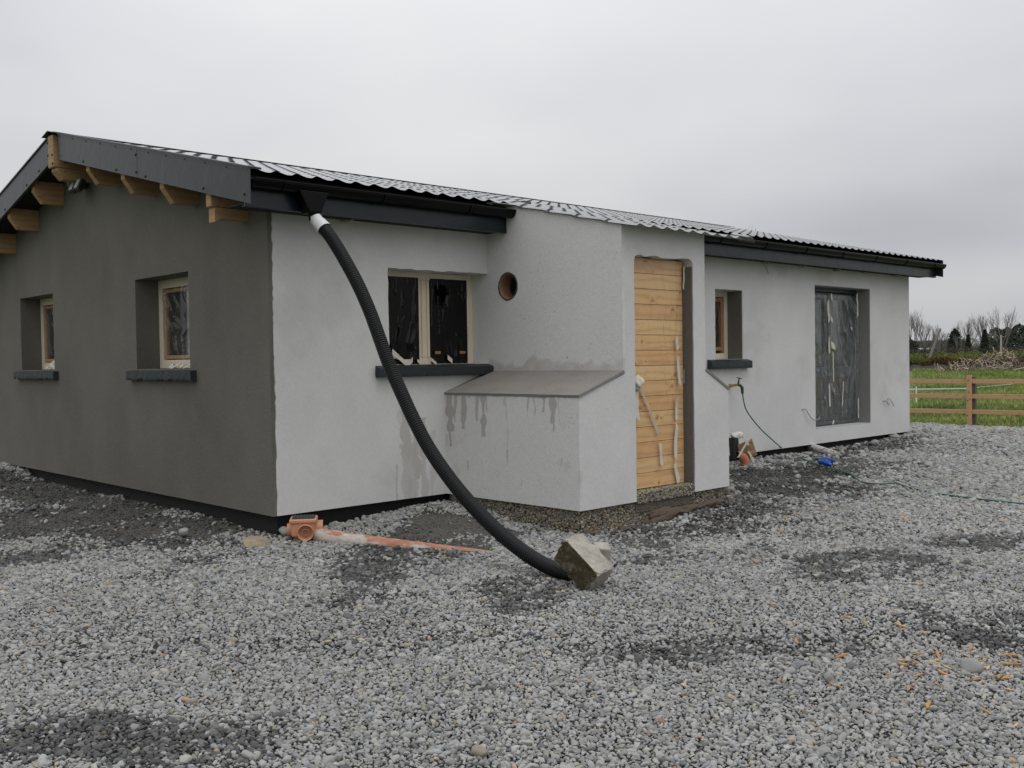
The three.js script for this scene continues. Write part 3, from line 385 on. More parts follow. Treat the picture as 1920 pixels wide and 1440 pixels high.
// torn membrane and foam left hanging under the eaves
{ const fm = std(C(0.34, 0.3, 0.24), 0.95, { side: THREE.DoubleSide }); [[0.73, 0.09, 2], [3.7, 0.08, 5], [7.15, 0.07, 9], [7.22, 0.05, 12], [8.06, 0.08, 15], [9.03, 0.07, 18], [9.78, 0.06, 21], [10.85, 0.07, 24]].forEach(([x, s, seed]) => { const g = lump(seed, 2, s * 0.7, 0.022, 0.05, 0.7, 4); g.translate(x, 2.44, 0.06); obj('foam_tuft', g, fm, house); });
  obj('hanging_strap', tube([[3.6, 2.45, 0.1], [3.66, 2.40, 0.1], [3.75, 2.43, 0.08], [3.84, 2.448, 0.06]], 0.008, 20, 5), fm, house);
  obj('hanging_strap', tube([[7.12, 2.45, 0.05], [7.2, 2.37, 0.05], [7.26, 2.29, 0.04]], 0.006, 14, 5), fm, house); }

// ------------------------------------------------ windows and doors
function film(w, h, seed, amp, nx = 46, ny = 90, sag = 1, taut = false) {           // crumpled plastic sheet, origin at its middle, facing +z
  const g = new THREE.PlaneGeometry(w, h, nx, ny), p = g.attributes.position, q = seed * 7.3;
  for (let i = 0; i < p.count; i++) {
    const x = p.getX(i) / w + 0.5, y = p.getY(i) / h + 0.5, fade = Math.min(1, Math.min(x, 1 - x) * 9) * Math.min(1, Math.min(y, 1 - y) * 12);
    const u = x * 1.0 + 0.16 * vn(y * 2.2 + q, x * 2 + q) * sag + 0.05 * vn(y * 7 + q, q);
    let d = 0.55 * Math.pow(1 - Math.abs(vn(u * 9 + q, y * 1.1 + q)), 9) + 0.3 * Math.pow(1 - Math.abs(vn(u * 19 + q, y * 1.6 - q)), 8) + 0.35 * vn(x * 3 + q, y * 2 + q) + 0.22 * Math.pow(1 - Math.abs(vn((u + y * 0.4) * 14 + q, (y - u) * 6)), 7);
    if (taut) d = 0.7 * Math.pow(1 - Math.abs(vn(u * 7 + q, y * 1.3 + q)), 16) * (vn(x * 5 + q, y * 4) > -0.25) + 0.5 * Math.pow(1 - Math.abs(vn((u + 0.12 * y) * 13 + q, y * 3.4 - q)), 18) * (vn(x * 6 - q, y * 6) > -0.1) + 0.12 * vn(x * 2 + q, y * 2);
    p.setZ(i, amp * d * (0.15 + 0.85 * fade));
  }
  g.computeVertexNormals(); return g;
}
const place = (g, x, y, z, ry = 0) => { if (ry) g.rotateY(ry); g.translate(x, y, z); return g; };
const strip = (w, h, seed) => { w *= 0.8;  const g = new THREE.PlaneGeometry(w, h, 3, 10), p = g.attributes.position; for (let i = 0; i < p.count; i++) p.setXYZ(i, p.getX(i) * (1 + 0.12 * vn(p.getY(i) * 25 + seed, seed)) + 0.12 * w * vn(p.getY(i) * 7, seed), p.getY(i) + p.getX(i) * (seed % 2 ? 0.8 : -0.7) * Math.abs(p.getY(i) / h * 2), 0.004 * vn(p.getY(i) * 40 + seed, 2) + 0.004); g.computeVertexNormals(); return g; };
function sill(a, b, y0, y1, out, inn, seed) {                          // slate block with chipped lower edge, along x, front at +z
  const g = new THREE.BoxGeometry(b - a, y1 - y0, out + inn, 60, 6, 6), p = g.attributes.position, hw = (b - a) / 2, hh = (y1 - y0) / 2, hd = (out + inn) / 2;
  for (let i = 0; i < p.count; i++) { let x = p.getX(i), y = p.getY(i), z = p.getZ(i); const lo = y < -hh + 1e-4, ft = z > hd - 1e-4, en = Math.abs(Math.abs(x) - hw) < 1e-4;
    if (ft || en) { const c = Math.max(0, vn((x + z) * 22 + seed, y * 15 + seed) - 0.25) * 0.012; if (ft && (lo || y > hh - 1e-4)) z -= c + 0.003; if (lo && ft) y += c * 1.1 + 0.002; if (en) x -= Math.sign(x) * Math.max(0, vn(y * 40 + seed, z * 30)) * 0.006; }
    if (y > hh - 1e-4) y += (-z / hd) * 0.012 - 0.004; z += 0.0015 * vn(x * 30, y * 30 + seed); p.setXYZ(i, x, y, z); }
  g.translate((a + b) / 2, (y0 + y1) / 2, (out - inn) / 2); return withUv(toCreasedNormals(g, 0.6));
}
function frameGeo(w, h, fw, d, bars = []) { // timber frame outline, local x across, y up, z out
  return merge([bx(-w / 2, -w / 2 + fw, 0, h, -d, 0, 0.006), bx(w / 2 - fw, w / 2, 0, h, -d, 0, 0.006), bx(-w / 2 + fw, w / 2 - fw, h - fw, h, -d, -0.001, 0.006), bx(-w / 2 + fw, w / 2 - fw, 0, fw, -d, -0.001, 0.006), ...bars.map(([a, b]) => bx(a, b, fw, h - fw, -d, -0.001, 0.006))]);
}
const toGable = (g, zc, y) => { g.rotateY(-Math.PI / 2); g.translate(0.235, y, zc); return g; };   // local x -> along z, local +z -> out of the gable (-x)
[[G2, 'g2'], [G1, 'g1']].forEach(([o, k], i) => {
  const w = o[1] - o[0], h = o[3] - o[2], zc = (o[0] + o[1]) / 2;
  const win = obj('window', toGable(frameGeo(w, h, 0.085, 0.07), zc, o[2]), creamMat, house);
  win.userData.label = i ? 'window with rag stuffed on its sill at the far end of the gable' : 'cream timber window nearer the front corner of the gable';
  obj('sash', toGable(place(frameGeo(w - 0.19, h - 0.19, 0.035, 0.04), 0, 0.095, -0.012), zc, o[2]), std(C(0.36, 0.23, 0.12), 0.6), win);
  obj('pane', toGable(bx(-w / 2 + 0.12, w / 2 - 0.12, 0.12, h - 0.12, -0.034, -0.03), zc, o[2]), glassMat, win);
  obj('plastic_film', toGable(place(film(w - 0.17, h - 0.17, 3 + i * 5, 0.05, 100, 110, 0.5, true), 0, h / 2, 0.004), zc, o[2]), filmMat, win);
  const s = sill(-w / 2 - 0.135, w / 2 + 0.125, -0.11, -0.003, 0.295, 0, 3 + i); s.rotateY(-Math.PI / 2); s.translate(0.235, o[2], zc); obj('window_sill', s, slateMat, win);
  for (let j = 0; j < 5; j++) { const R = rng(40 + j + i * 9), c = strip(0.05 + 0.06 * R(), 0.03 + 0.03 * R(), j + i * 4); c.rotateX(-0.9); obj('crumpled_paper', toGable(place(c, -0.25 + 0.13 * j, 0.025, 0.03 + 0.02 * R()), zc, o[2]), paperMat, win); }
  if (i) { const r = lump(71, 3, 0.045, 0.055, 0.13, 0.5, 3); r.translate(0.235 - 0.05, o[2] + 0.05, zc + 0.12); obj('rag', r, paperMat, win); }
});
{ // front window: two lights covered with black polythene
  const w = FW[1] - FW[0], h = FW[3] - FW[2], xc = (FW[0] + FW[1]) / 2, z = -0.225, up = g => { g.translate(xc, FW[2], z); return g; };
  const win = obj('window', up(frameGeo(w, h, 0.07, 0.07, [[-0.075, 0.055]])), creamMat, house); win.userData.label = 'wide front window covered with black plastic beside the porch';
  obj('mullion_bead', up(merge([bx(-0.05, -0.035, 0.07, h - 0.07, 0, 0.012, 0.004), bx(0.015, 0.03, 0.07, h - 0.07, 0, 0.012, 0.004)])), creamMat, win);
  for (const [a, b, s] of [[-w / 2 + 0.075, -0.08, 4], [0.06, w / 2 - 0.075, 9]]) { obj('pane', up(bx(a, b, 0.08, h - 0.08, -0.05, -0.045)), glassMat, win); obj('black_plastic', up(place(film(b - a, h - 0.06, s, 0.03, 120, 170, 0.6, true), (a + b) / 2, h / 2 - 0.02, 0.001)), blackFilm, win); }
  for (const [x, y, a, b, s] of [[-0.3, 0.055, 0.26, 0.05, 2], [0.28, 0.05, 0.07, 0.045, 4], [0.08, 0.03, 0.08, 0.03, 6], [-0.1, 0.03, 0.05, 0.03, 8], [-0.2, 0.03, 0.07, 0.05, 11]]) obj('paper_scrap', up(place(strip(a, b, s), x, y, 0.02)), paperMat, win);
  for (const x of [0.13, 0.44]) obj('drain_cap', up(bx(x - 0.035, x + 0.035, 0.10, 0.128, 0.012, 0.022, 0.008)), std(C(0.3, 0.16, 0.06), 0.6), win);
  const s = sill(1.03, XB - 0.004, 1.098, 1.194, 0.075, 0, 12), si = sill(FW[0] + 0.004, XB - 0.004, 1.1, 1.196, 0, 0.225, 5); obj('window_sill', merge([s, si]), slateMat, win);
}
{ // small window beyond the porch
  const w = RW[1] - RW[0], h = RW[3] - RW[2], xc = (RW[0] + RW[1]) / 2, z = -0.22, up = g => { g.translate(xc, RW[2], z); return g; };
  const win = obj('window', up(frameGeo(w, h, 0.075, 0.07)), creamMat, house); win.userData.label = 'narrow window above the tap beyond the porch';
  obj('sash', up(place(frameGeo(w - 0.16, h - 0.2, 0.045, 0.05), 0, 0.11, -0.01)), std(C(0.36, 0.17, 0.06), 0.55), win);
  obj('pane', up(bx(-w / 2 + 0.12, w / 2 - 0.12, 0.15, h - 0.12, -0.034, -0.03)), glassMat, win);
  obj('plastic_film', up(place(film(w - 0.17, h - 0.12, 8, 0.016, 30, 70), 0, h / 2 + 0.02, 0.006)), filmMat, win);
  obj('paper_scrap', up(place(strip(0.16, 0.03, 3), -0.14, 0.015, 0.03)), paperMat, win);
  obj('window_sill', merge([sill(5.95, 6.818, 1.086, 1.19, 0.075, 0, 21), sill(RW[0] + 0.004, RW[1] - 0.004, 1.09, 1.194, 0, 0.22, 8)]), slateMat, win);
}
{ // glazed double door behind torn plastic
  const w = FD[1] - FD[0], h = FD[3] - FD[2], xc = (FD[0] + FD[1]) / 2, z = -0.21, up = g => { g.translate(xc, FD[2] + 0.012, z); return g; }, H = h - 0.016;
  const dr = obj('french_door', up(frameGeo(w - 0.006, H, 0.06, 0.08)), anthracite, house); dr.userData.label = 'grey glazed double door wrapped in torn clear plastic';
  for (const [a, b] of [[-w / 2 + 0.07, -0.06], [-0.05, w / 2 - 0.07]]) {
    const lw = b - a, c = (a + b) / 2; obj('door_leaf', up(place(merge([frameGeo(lw, H - 0.14, 0.09, 0.05), bx(-lw / 2 + 0.09, lw / 2 - 0.09, 0.62, 0.78, -0.05, -0.002, 0.004), bx(-lw / 2 + 0.09, lw / 2 - 0.09, 0.09, 0.3, -0.05, -0.004, 0.004)]), c, 0.07, -0.012)), anthracite, dr);
    obj('pane', up(bx(a + 0.1, b - 0.1, 0.86, H - 0.17, -0.04, -0.035)), glassMat, dr); obj('pane', up(bx(a + 0.1, b - 0.1, 0.38, 0.68, -0.04, -0.035)), glassMat, dr);
  }
  obj('plastic_film', up(place(film(0.82, H - 0.13, 2, 0.06, 130, 190, 1.2), -w / 2 + 0.43, H / 2 - 0.05, 0.02)), filmDoor, dr);
  obj('plastic_film', up(place(film(0.74, H - 0.11, 6, 0.07, 130, 190, 1.5), w / 2 - 0.40, H / 2 - 0.045, 0.035)), filmDoor, dr);
  obj('plastic_film', up(place(film(w - 0.2, H - 0.16, 13, 0.075, 170, 200, 0.9, true), 0, H / 2 - 0.03, 0.05)), filmMat, dr);
  const rd = (px, py) => { const d = ray(px, py), t = (z + 0.075 - EYE.z) / d.z; return [EYE.x + d.x * t, EYE.y + d.y * t]; };
  for (const [px, py, a, b, r, s] of [[1552, 583, 0.1, 0.36, 0.08, 1], [1558, 599, 0.1, 0.08, 0, 2], [1553.5, 647, 0.07, 0.27, 0, 3], [1561, 648, 0.16, 0.12, 0.3, 4], [1554, 741, 0.06, 0.38, 0.05, 5], [1579, 738, 0.04, 0.42, -0.08, 6], [1606, 572, 0.07, 0.4, 0.06, 7], [1608, 765, 0.05, 0.35, 0.03, 8], [1561, 792, 0.1, 0.05, 0.2, 9], [1558, 557, 0.08, 0.1, 0, 10], [1561, 688, 0.04, 0.5, 0.06, 11], [1595, 616, 0.06, 0.06, 0.5, 12]]) { const [x, y] = rd(px, py), g = strip(a * 0.7, b * 0.85, s); g.rotateZ(r); g.translate(x, y, z + 0.085); obj('torn_tape', g, tapeMat, dr); }
  obj('door_sill', bx(FD[0] + 0.003, FD[1] - 0.003, 0.17, FD[2] + 0.009, -0.2, -0.002), std(C(0.46), 0.9), dr);
}
{ // plank door under plastic
  const z = P - 0.1, d = obj('front_door', merge([bx(DL + 0.006, DL + 0.045, 0.08, DT + 0.012, z - 0.09, z - 0.012), bx(DR - 0.03, DR - 0.004, 0.08, DT - 0.02, z - 0.09, z - 0.014), bx(DL + 0.045, DR - 0.03, DT - 0.03, DT + 0.012, z - 0.09, z - 0.05)]), purlinMat, house); d.userData.label = 'pine plank front door under clear plastic and masking tape';
  obj('door_back', bx(DL + 0.01, DR - 0.008, 0.074, DT + 0.005, z - 0.1, z - 0.092), soffitMat, d);
  const y0 = 0.084, y1 = DT - 0.006, n = 15, ph = (y1 - y0) / n, R = rng(15);
  for (let i = 0; i < n; i++) { const g = bx(DL + 0.047, DR - 0.032, y0 + i * ph + 0.002, y0 + (i + 1) * ph - 0.002, z - 0.045, z + 0.002 * R(), 0.004), uv = g.attributes.uv, ou = R(), ov = R(); for (let k = 0; k < uv.count; k++) uv.setXY(k, uv.getX(k) * 0.9 + ou, uv.getY(k) * 3.2 + ov); obj('plank', g, pineMats[i % 3], d); }
  obj('plastic_film', place(film(DR - DL - 0.06, y1 - y0 - 0.02, 11, 0.03, 80, 190, 0.8), (DL + DR) / 2 + 0.004, (y0 + y1) / 2 + 0.01, z + 0.016), filmDoor, d);
  const rd = (px, py) => { const q = ray(px, py), t = (z + 0.03 - EYE.z) / q.z; return [EYE.x + q.x * t, EYE.y + q.y * t]; };
  for (const [zx, zy, a, b, r, s] of [[318, 585, 0.05, 0.11, 0.15, 1], [326, 735, 0.045, 0.26, 0.06, 2], [316, 935, 0.05, 0.2, -0.06, 3], [311, 1115, 0.055, 0.31, -0.1, 4], [315, 1285, 0.06, 0.18, 0.35, 5], [231, 1185, 0.045, 0.2, 0.12, 6], [168, 950, 0.035, 0.52, 0.52, 7], [353, 235, 0.03, 0.2, -0.05, 8]]) { const [x, y] = rd(1160 + zx / 2.88, 440 + zy / 2.88), g = strip(a, b, s); g.rotateZ(r); g.translate(x, y, z + 0.024); obj('masking_tape', g, s === 7 ? std(C(0.5, 0.42, 0.32), 0.5) : tapeMat, d); }
  const hd = lump(33, 3, 0.05, 0.09, 0.045, 0.55, 4); hd.translate(DL + 0.085, 1.02, z + 0.06); obj('wrapped_handle', hd, paperMat, d);
  const h2 = strip(0.09, 0.3, 14); h2.translate(DL + 0.075, 0.86, z + 0.04); obj('masking_tape', h2, paperMat, d);
  obj('hinge', bx(DR - 0.035, DR - 0.02, 0.99, 1.12, z, z + 0.02, 0.004), steelMat, d);
}
{ // tap and wires on the front wall
  const t = obj('garden_tap', merge([cyl(V(6.42, 0.872, 0), V(6.42, 0.872, 0.05), 0.022, 0.02, 14), cyl(V(6.42, 0.872, 0.05), V(6.425, 0.885, 0.13), 0.018, 0.015, 12)].map(g => g.toNonIndexed())), std(C(0.52, 0.36, 0.12), 0.35, { metalness: 0.8 }), house);
  obj('tap_handle', merge([cyl(V(6.425, 0.885, 0.12), V(6.43, 0.965, 0.135), 0.012, 0.009, 10), cyl(V(6.38, 0.972, 0.135), V(6.48, 0.96, 0.135), 0.006, 0.006, 8)].map(g => g.toNonIndexed())), std(C(0.05, 0.045, 0.03), 0.5), t);
  obj('tap_spout', merge([cyl(V(6.425, 0.885, 0.125), V(6.44, 0.86, 0.165), 0.017, 0.018, 12), cyl(V(6.44, 0.86, 0.165), V(6.445, 0.77, 0.17), 0.021, 0.015, 12)].map(g => g.toNonIndexed())), std(C(0.02, 0.045, 0.035), 0.5), t);
  obj('wire', tube([[8.12, 0.495, 0.002], [8.16, 0.50, 0.03], [8.23, 0.43, 0.04], [8.33, 0.35, 0.05], [8.47, 0.345, 0.05], [8.56, 0.37, 0.02]], 0.0065, 30, 6), std(C(0.3), 0.6), house);
  obj('wire', tube([[10.47, 0.50, -0.01], [10.48, 0.52, 0.03], [10.53, 0.50, 0.04], [10.6, 0.45, 0.03]], 0.006, 16, 6), std(C(0.12), 0.6), house);
  obj('wire', tube([[10.62, 0.54, -0.01], [10.64, 0.545, 0.03], [10.7, 0.47, 0.05], [10.76, 0.43, 0.04]], 0.006, 16, 6), std(C(0.3), 0.6), house);
}

// ---------------------------------------------------------------- things in the yard
{ // ribbed drain hose from the gutter outlet to the block
  const hp = [[0.213, 2.405, 0.354], [0.224, 2.365, 0.372], [0.247, 2.30, 0.43], [0.264, 2.20, 0.527], [0.282, 2.016, 0.678], [0.3, 1.823, 0.817], [0.316, 1.623, 0.935], [0.329, 1.41, 1.039], [0.342, 1.209, 1.136], [0.357, 1.011, 1.254], [0.372, 0.817, 1.375], [0.391, 0.617, 1.52], [0.414, 0.427, 1.697], [0.44, 0.252, 1.895], [0.468, 0.093, 2.119], [0.498, -0.036, 2.348], [0.521, -0.108, 2.526], [0.545, -0.15, 2.71], [0.555, -0.16, 2.8]].map(p => V(...p));
  const c = new THREE.CatmullRomCurve3(hp), len = c.getLength(), ribs = Math.round(len / 0.0178), n = ribs * 5, R = 0.051, t0 = 0.036;
  const h = thing('drain_hose', 'long black ribbed drain hose hanging from the gutter outlet down to a concrete block', 'hose');
  const build = (ta, tb, rows, rf, rad = 22) => { const fr = c.computeFrenetFrames(600, false), pos = [], idx = []; for (let i = 0; i <= rows; i++) { const t = mix(ta, tb, i / rows), q = c.getPointAt(t), k = Math.min(600, Math.round(t * 600)), r = rf(i, t); for (let j = 0; j <= rad; j++) { const a = j / rad * 6.2832; const d = fr.normals[k].clone().multiplyScalar(Math.cos(a)).addScaledVector(fr.binormals[k], Math.sin(a)); pos.push(q.x + d.x * r, q.y + d.y * r, q.z + d.z * r); } } for (let i = 0; i < rows; i++) for (let j = 0; j < rad; j++) { const a = i * (rad + 1) + j, b = a + rad + 1; idx.push(a, a + 1, b, b, a + 1, b + 1); } const g = new THREE.BufferGeometry(); g.setAttribute('position', new THREE.Float32BufferAttribute(pos, 3)); g.setIndex(idx); g.computeVertexNormals(); return g; };
  obj('ribbed_tube', build(t0, 1, n, (i) => R + [0.001, 0.0005, -0.0045, -0.005, -0.001][i % 5]), phys(C(0.0045, 0.005, 0.0055), 0.4, { side: THREE.DoubleSide, specularIntensity: 0.7 }), h);
  obj('white_sleeve', build(0.004, t0 + 0.006, 20, (i, t) => 0.05 + 0.007 * sstep(0.012, 0.034, t) + 0.002 * vn(i * 0.7, 3)), std(C(0.68), 0.6, { side: THREE.DoubleSide }), h);
}
const blockTex = tex(512, 512, (u, v) => { const n = 1 + 0.4 * fbmT(u * 6, v * 6, 5, 6) + 0.14 * vn(u * 110, v * 110, 110, 110); return [0.37 * n, 0.345 * n, 0.295 * n]; });
const mossTex = tex(512, 512, (u, v) => { const a = fbmT(u * 5, v * 5, 5, 5), b = fbmT(u * 26, v * 26, 4, 26), m = sstep(-0.4, 0.05, a * 0.7 + b * 0.6), q = 1 + 0.4 * b; return [mix(0.15, 0.06 * q, m), mix(0.13, 0.046 * q, m), mix(0.09, 0.018 * q, m)]; });
const blockMat = std(C(1), 0.95, { map: rep(blockTex, 3), bumpMap: rep(coarseBump, 6), bumpScale: 0.006 }), mossMat = std(C(1), 0.98, { map: rep(mossTex, 2.5), bumpMap: rep(coarseBump, 6), bumpScale: 0.014 });
{ // the tipped block, axes read from its three visible edges
  const w = (a, b, c) => RGT.clone().multiplyScalar(a).addScaledVector(UPV, b).addScaledVector(FWD, -c);
  const A = w(0.174, -0.177, 0.129).multiplyScalar(1.12), B = w(-0.066, -0.128, -0.087).multiplyScalar(1.12), D = w(0.098, 0.02, -0.105).multiplyScalar(1.22), org = onGround(1100, 1108, -0.2).addScaledVector(A, -1).addScaledVector(B, -1);
  org.copy(atDepth(1059, 1010, onGround(1100, 1108, -0.205).sub(EYE).dot(FWD) - 0.0));
  const g = new THREE.BoxGeometry(1, 1, 1, 26, 18, 16), p = g.attributes.position;
  for (let i = 0; i < p.count; i++) {
    let a = p.getX(i), b = p.getY(i), d = p.getZ(i); const ed = [a, b, d].filter(v => Math.abs(v) > 0.495).length, ch = ed >= 2 ? 0.02 + 0.15 * Math.max(0, vn(a * 6 + 3, b * 6 + d * 5)) : 0, k = 1 - ch - 0.035 * vn(a * 11, b * 11 + d * 9) - 0.012 * vn(a * 23, b * 23 + d * 17);
    a = a * k + 0.5; b = b * k + 0.5; d = d * k + 0.5; if (a > 0.8 && b > 0.6) b -= 0.12 * (a - 0.8) / 0.2;
    p.setXYZ(i, org.x + A.x * a + B.x * b + D.x * d, org.y + A.y * a + B.y * b + D.y * d, org.z + A.z * a + B.z * b + D.z * d);
  }
  // mossy face = the one at d = 0
  const q = g.toNonIndexed(), uv = q.attributes.uv, face = Math.floor, n = q.attributes.position.count, grp = []; void face;
  const src = g.groups; const cut = (ids) => { const gs = ids.map(i => { const s = src[i], ng = new THREE.BufferGeometry(); for (const k of ['position', 'uv']) { const at = q.attributes[k], sz = at.itemSize; ng.setAttribute(k, new THREE.BufferAttribute(at.array.slice(s.start * sz, (s.start + s.count) * sz), sz)); } return ng; }); const m = mergeGeometries(gs); m.computeVertexNormals(); const u2 = m.attributes.uv; for (let i = 0; i < u2.count; i++) u2.setXY(i, u2.getX(i) * 0.28, u2.getY(i) * 0.17); return m; }; void uv; void n; void grp;
  const blk = thing('concrete_block', 'tipped concrete block with a brown mossy side weighing down the black hose end', 'block');
  obj('body', cut([0, 1, 2, 3, 4]), blockMat, blk); obj('mossy_face', cut([5]), mossMat, blk);
}
{ const mk = (name, label, px, py, y, s, sc, mat, cat, rot = [0, 0, 0], detail = 3, cuts = 9, rough = 0.2, boxy = false) => { const q = onGround(px, py, y), g = withUv(boxy ? new RoundedBoxGeometry(sc[0] * 1.5, sc[1] * 1.5, sc[2] * 1.5, 3, 0.012) : lump(s, detail, ...sc, rough, cuts)); const m = obj(name, g, mat); m.position.set(q.x, y + sc[1] * 0.55, q.z); m.rotation.set(...rot); return tag(m, label, cat); };
  mk('block_fragment', 'small broken concrete piece behind the tipped block', 1128, 1052, -0.2, 81, [0.085, 0.09, 0.075], blockMat, 'concrete', [0.1, 0.9, 0.15], 3, 0, 0.05, true);
  mk('block_fragment', 'weathered concrete piece half under the hose end beside the tipped block', 1047, 1066, -0.205, 87, [0.06, 0.05, 0.05], std(C(0.2, 0.19, 0.14), 0.95), 'concrete', [0.1, 1.1, 0.1], 3, 10, 0.1);
  mk('boulder', 'squared pale stone at the foot of the porch plinth', 1371, 932, -0.125, 92, [0.085, 0.075, 0.07], std(C(1), 0.95, { map: rep(tex(128, 128, (u, v) => { const n = 1 + 0.3 * fbmT(u * 6, v * 6, 4, 6), m = sstep(-0.1, 0.3, fbmT(u * 3, v * 3, 3, 3)); return [mix(0.1, 0.29, m) * n, mix(0.1, 0.275, m) * n, mix(0.085, 0.215, m) * n]; }), 5) }), 'stone', [0.1, 0.9, 0.1], 3, 12, 0.08);
  mk('flat_stone', 'flat tan stone lying in the mud near the house corner', 480, 1021, -0.172, 97, [0.14, 0.028, 0.11], std(C(1), 0.9, { map: rep(tex(128, 128, (u, v) => { const n = 1 + 0.35 * fbmT(u * 5, v * 5, 4, 5); return [0.30 * n, 0.25 * n, 0.17 * n]; }), 4), bumpMap: rep(coarseBump, 4), bumpScale: 0.01 }), 'stone', [0.2, 0.5, -0.06], 4, 2, 0.16);
  for (const [px, py, s, a, c, lb] of [[1418, 1057, 101, 0.03, C(0.32, 0.22, 0.15), 'brown pebble larger than the gravel in front of the porch'], [1643, 1083, 104, 0.028, C(0.3, 0.3, 0.28), 'white pebble at the edge of a dark damp patch'], [1495, 897, 107, 0.042, C(0.31, 0.3, 0.28), 'white stone lying on the mud before the french door'], [345, 1002, 109, 0.05, C(0.3), 'grey cobble lying on the mud by the gable'], [535, 1002, 112, 0.06, C(0.28, 0.27, 0.26), 'grey broken stone beside the orange gully'], [1822, 1258, 115, 0.055, C(0.27, 0.27, 0.265), 'rounded grey cobble among the wood chips'], [900, 1418, 118, 0.033, C(0.24, 0.215, 0.17), 'flat brown cobble at the front of the yard']]) { const y = gy(onGround(px, py).x, onGround(px, py).z) + 0.005; mk('pebble', lb, px, py, y, s, [a, a * 0.75, a * 0.85], std(c, 0.85), 'stone', [0, s, 0], 2, 8, 0.2); }
}
{ // orange gully and buried pipe
  const om = std(C(0.52, 0.25, 0.145), 0.5), g = thing('drain_gully', 'square orange plastic drain gully with round side sockets by the corner', 'drain', [0.165, -0.2, 0.19], -0.62);
  obj('body', merge([bx(-0.095, 0.095, 0.045, 0.175, -0.095, 0.095, 0.025), bx(-0.108, 0.108, 0.16, 0.195, -0.108, 0.108, 0.012)]), om, g);
  obj('grate', (() => { const a = [bx(-0.09, 0.09, 0.19, 0.199, -0.09, 0.09)]; for (let i = -3; i <= 3; i++) a.push(bx(i * 0.024 - 0.006, i * 0.024 + 0.006, 0.199, 0.205, -0.085, 0.085)); return merge(a); })(), std(C(0.03), 0.6), g);
  const sock = (r) => new THREE.LatheGeometry([[r * 0.35, 0.02], [r * 0.45, 0.022], [r * 0.5, 0.006], [r * 0.72, 0.006], [r * 0.75, 0.025], [r * 0.85, 0.025], [r * 0.88, 0.045], [r, 0.045], [r, -0.03]].map(p => new THREE.Vector2(...p)), 32);
  const s1 = sock(0.066); s1.rotateX(Math.PI / 2); s1.translate(0.02, 0.09, 0.098); obj('socket', s1, om, g);
  const s2 = sock(0.066); s2.rotateZ(-Math.PI / 2); s2.translate(0.105, 0.1, -0.02); obj('socket', s2, om, g);
  const s3 = sock(0.05); s3.rotateZ(Math.PI / 2); s3.translate(-0.085, 0.1, 0); obj('socket', s3, om, g);
  obj('spigot', new THREE.CylinderGeometry(0.06, 0.056, 0.08, 24).translate(-0.02, 0.03, 0.02), std(C(0.4, 0.14, 0.07), 0.6), g);
  const pt = tex(512, 256, (u, v) => { const m = sstep(-0.1, 0.35, 1.3 * fbm(u * 16, v * 9, 5) + 0.35 * Math.sin((v - 0.05) * 6.283) + 0.35 - 0.95 * u), n = 1 + 0.3 * fbm(u * 40, v * 22, 4); return [mix(0.42, 0.48, m) * n, mix(0.185, 0.43, m) * n, mix(0.115, 0.38, m) * n]; });
  const a = V(0.235, -0.155, 0.27), b = V(0.875, -0.238, 1.82), pg = new THREE.CylinderGeometry(0.055, 0.055, a.distanceTo(b), 28, 40); const uv = pg.attributes.uv; for (let i = 0; i < uv.count; i++) { const u = uv.getX(i), v = uv.getY(i); uv.setXY(i, 1 - v, u); }
  const pp = pg.attributes.position; for (let i = 0; i < pp.count; i++) { const y = pp.getY(i) / a.distanceTo(b) + 0.5; if (y > 0.86) { pp.setX(i, pp.getX(i) * 1.13); pp.setZ(i, pp.getZ(i) * 1.13); } } pg.rotateY(2.6);
  pg.applyQuaternion(new THREE.Quaternion().setFromUnitVectors(V(0, 1, 0), a.clone().sub(b).normalize())); pg.translate((a.x + b.x) / 2, (a.y + b.y) / 2, (a.z + b.z) / 2); pg.computeVertexNormals();
  tag(obj('drain_pipe', pg, std(C(1), 0.75, { map: pt })), 'orange drain pipe dusted with white sand sinking into the gravel', 'pipe');
  // white dusted pipe under the far wall
  const wt = tex(256, 128, (u, v) => { const m = sstep(0.2, 0.45, fbm(u * 14, v * 14, 4)), n = 1 + 0.1 * vn(u * 90, v * 90); return [mix(0.52 * n, 0.12, m), mix(0.5 * n, 0.11, m), mix(0.48 * n, 0.1, m)]; });
  tag(obj('waste_pipe', cyl(V(8.5, -0.03, -0.15), V(8.08, -0.1, 0.55), 0.055, 0.052, 24).toNonIndexed(), std(C(1), 0.8, { map: wt })), 'white dusty waste pipe poking out under the render by the french door', 'pipe');
}
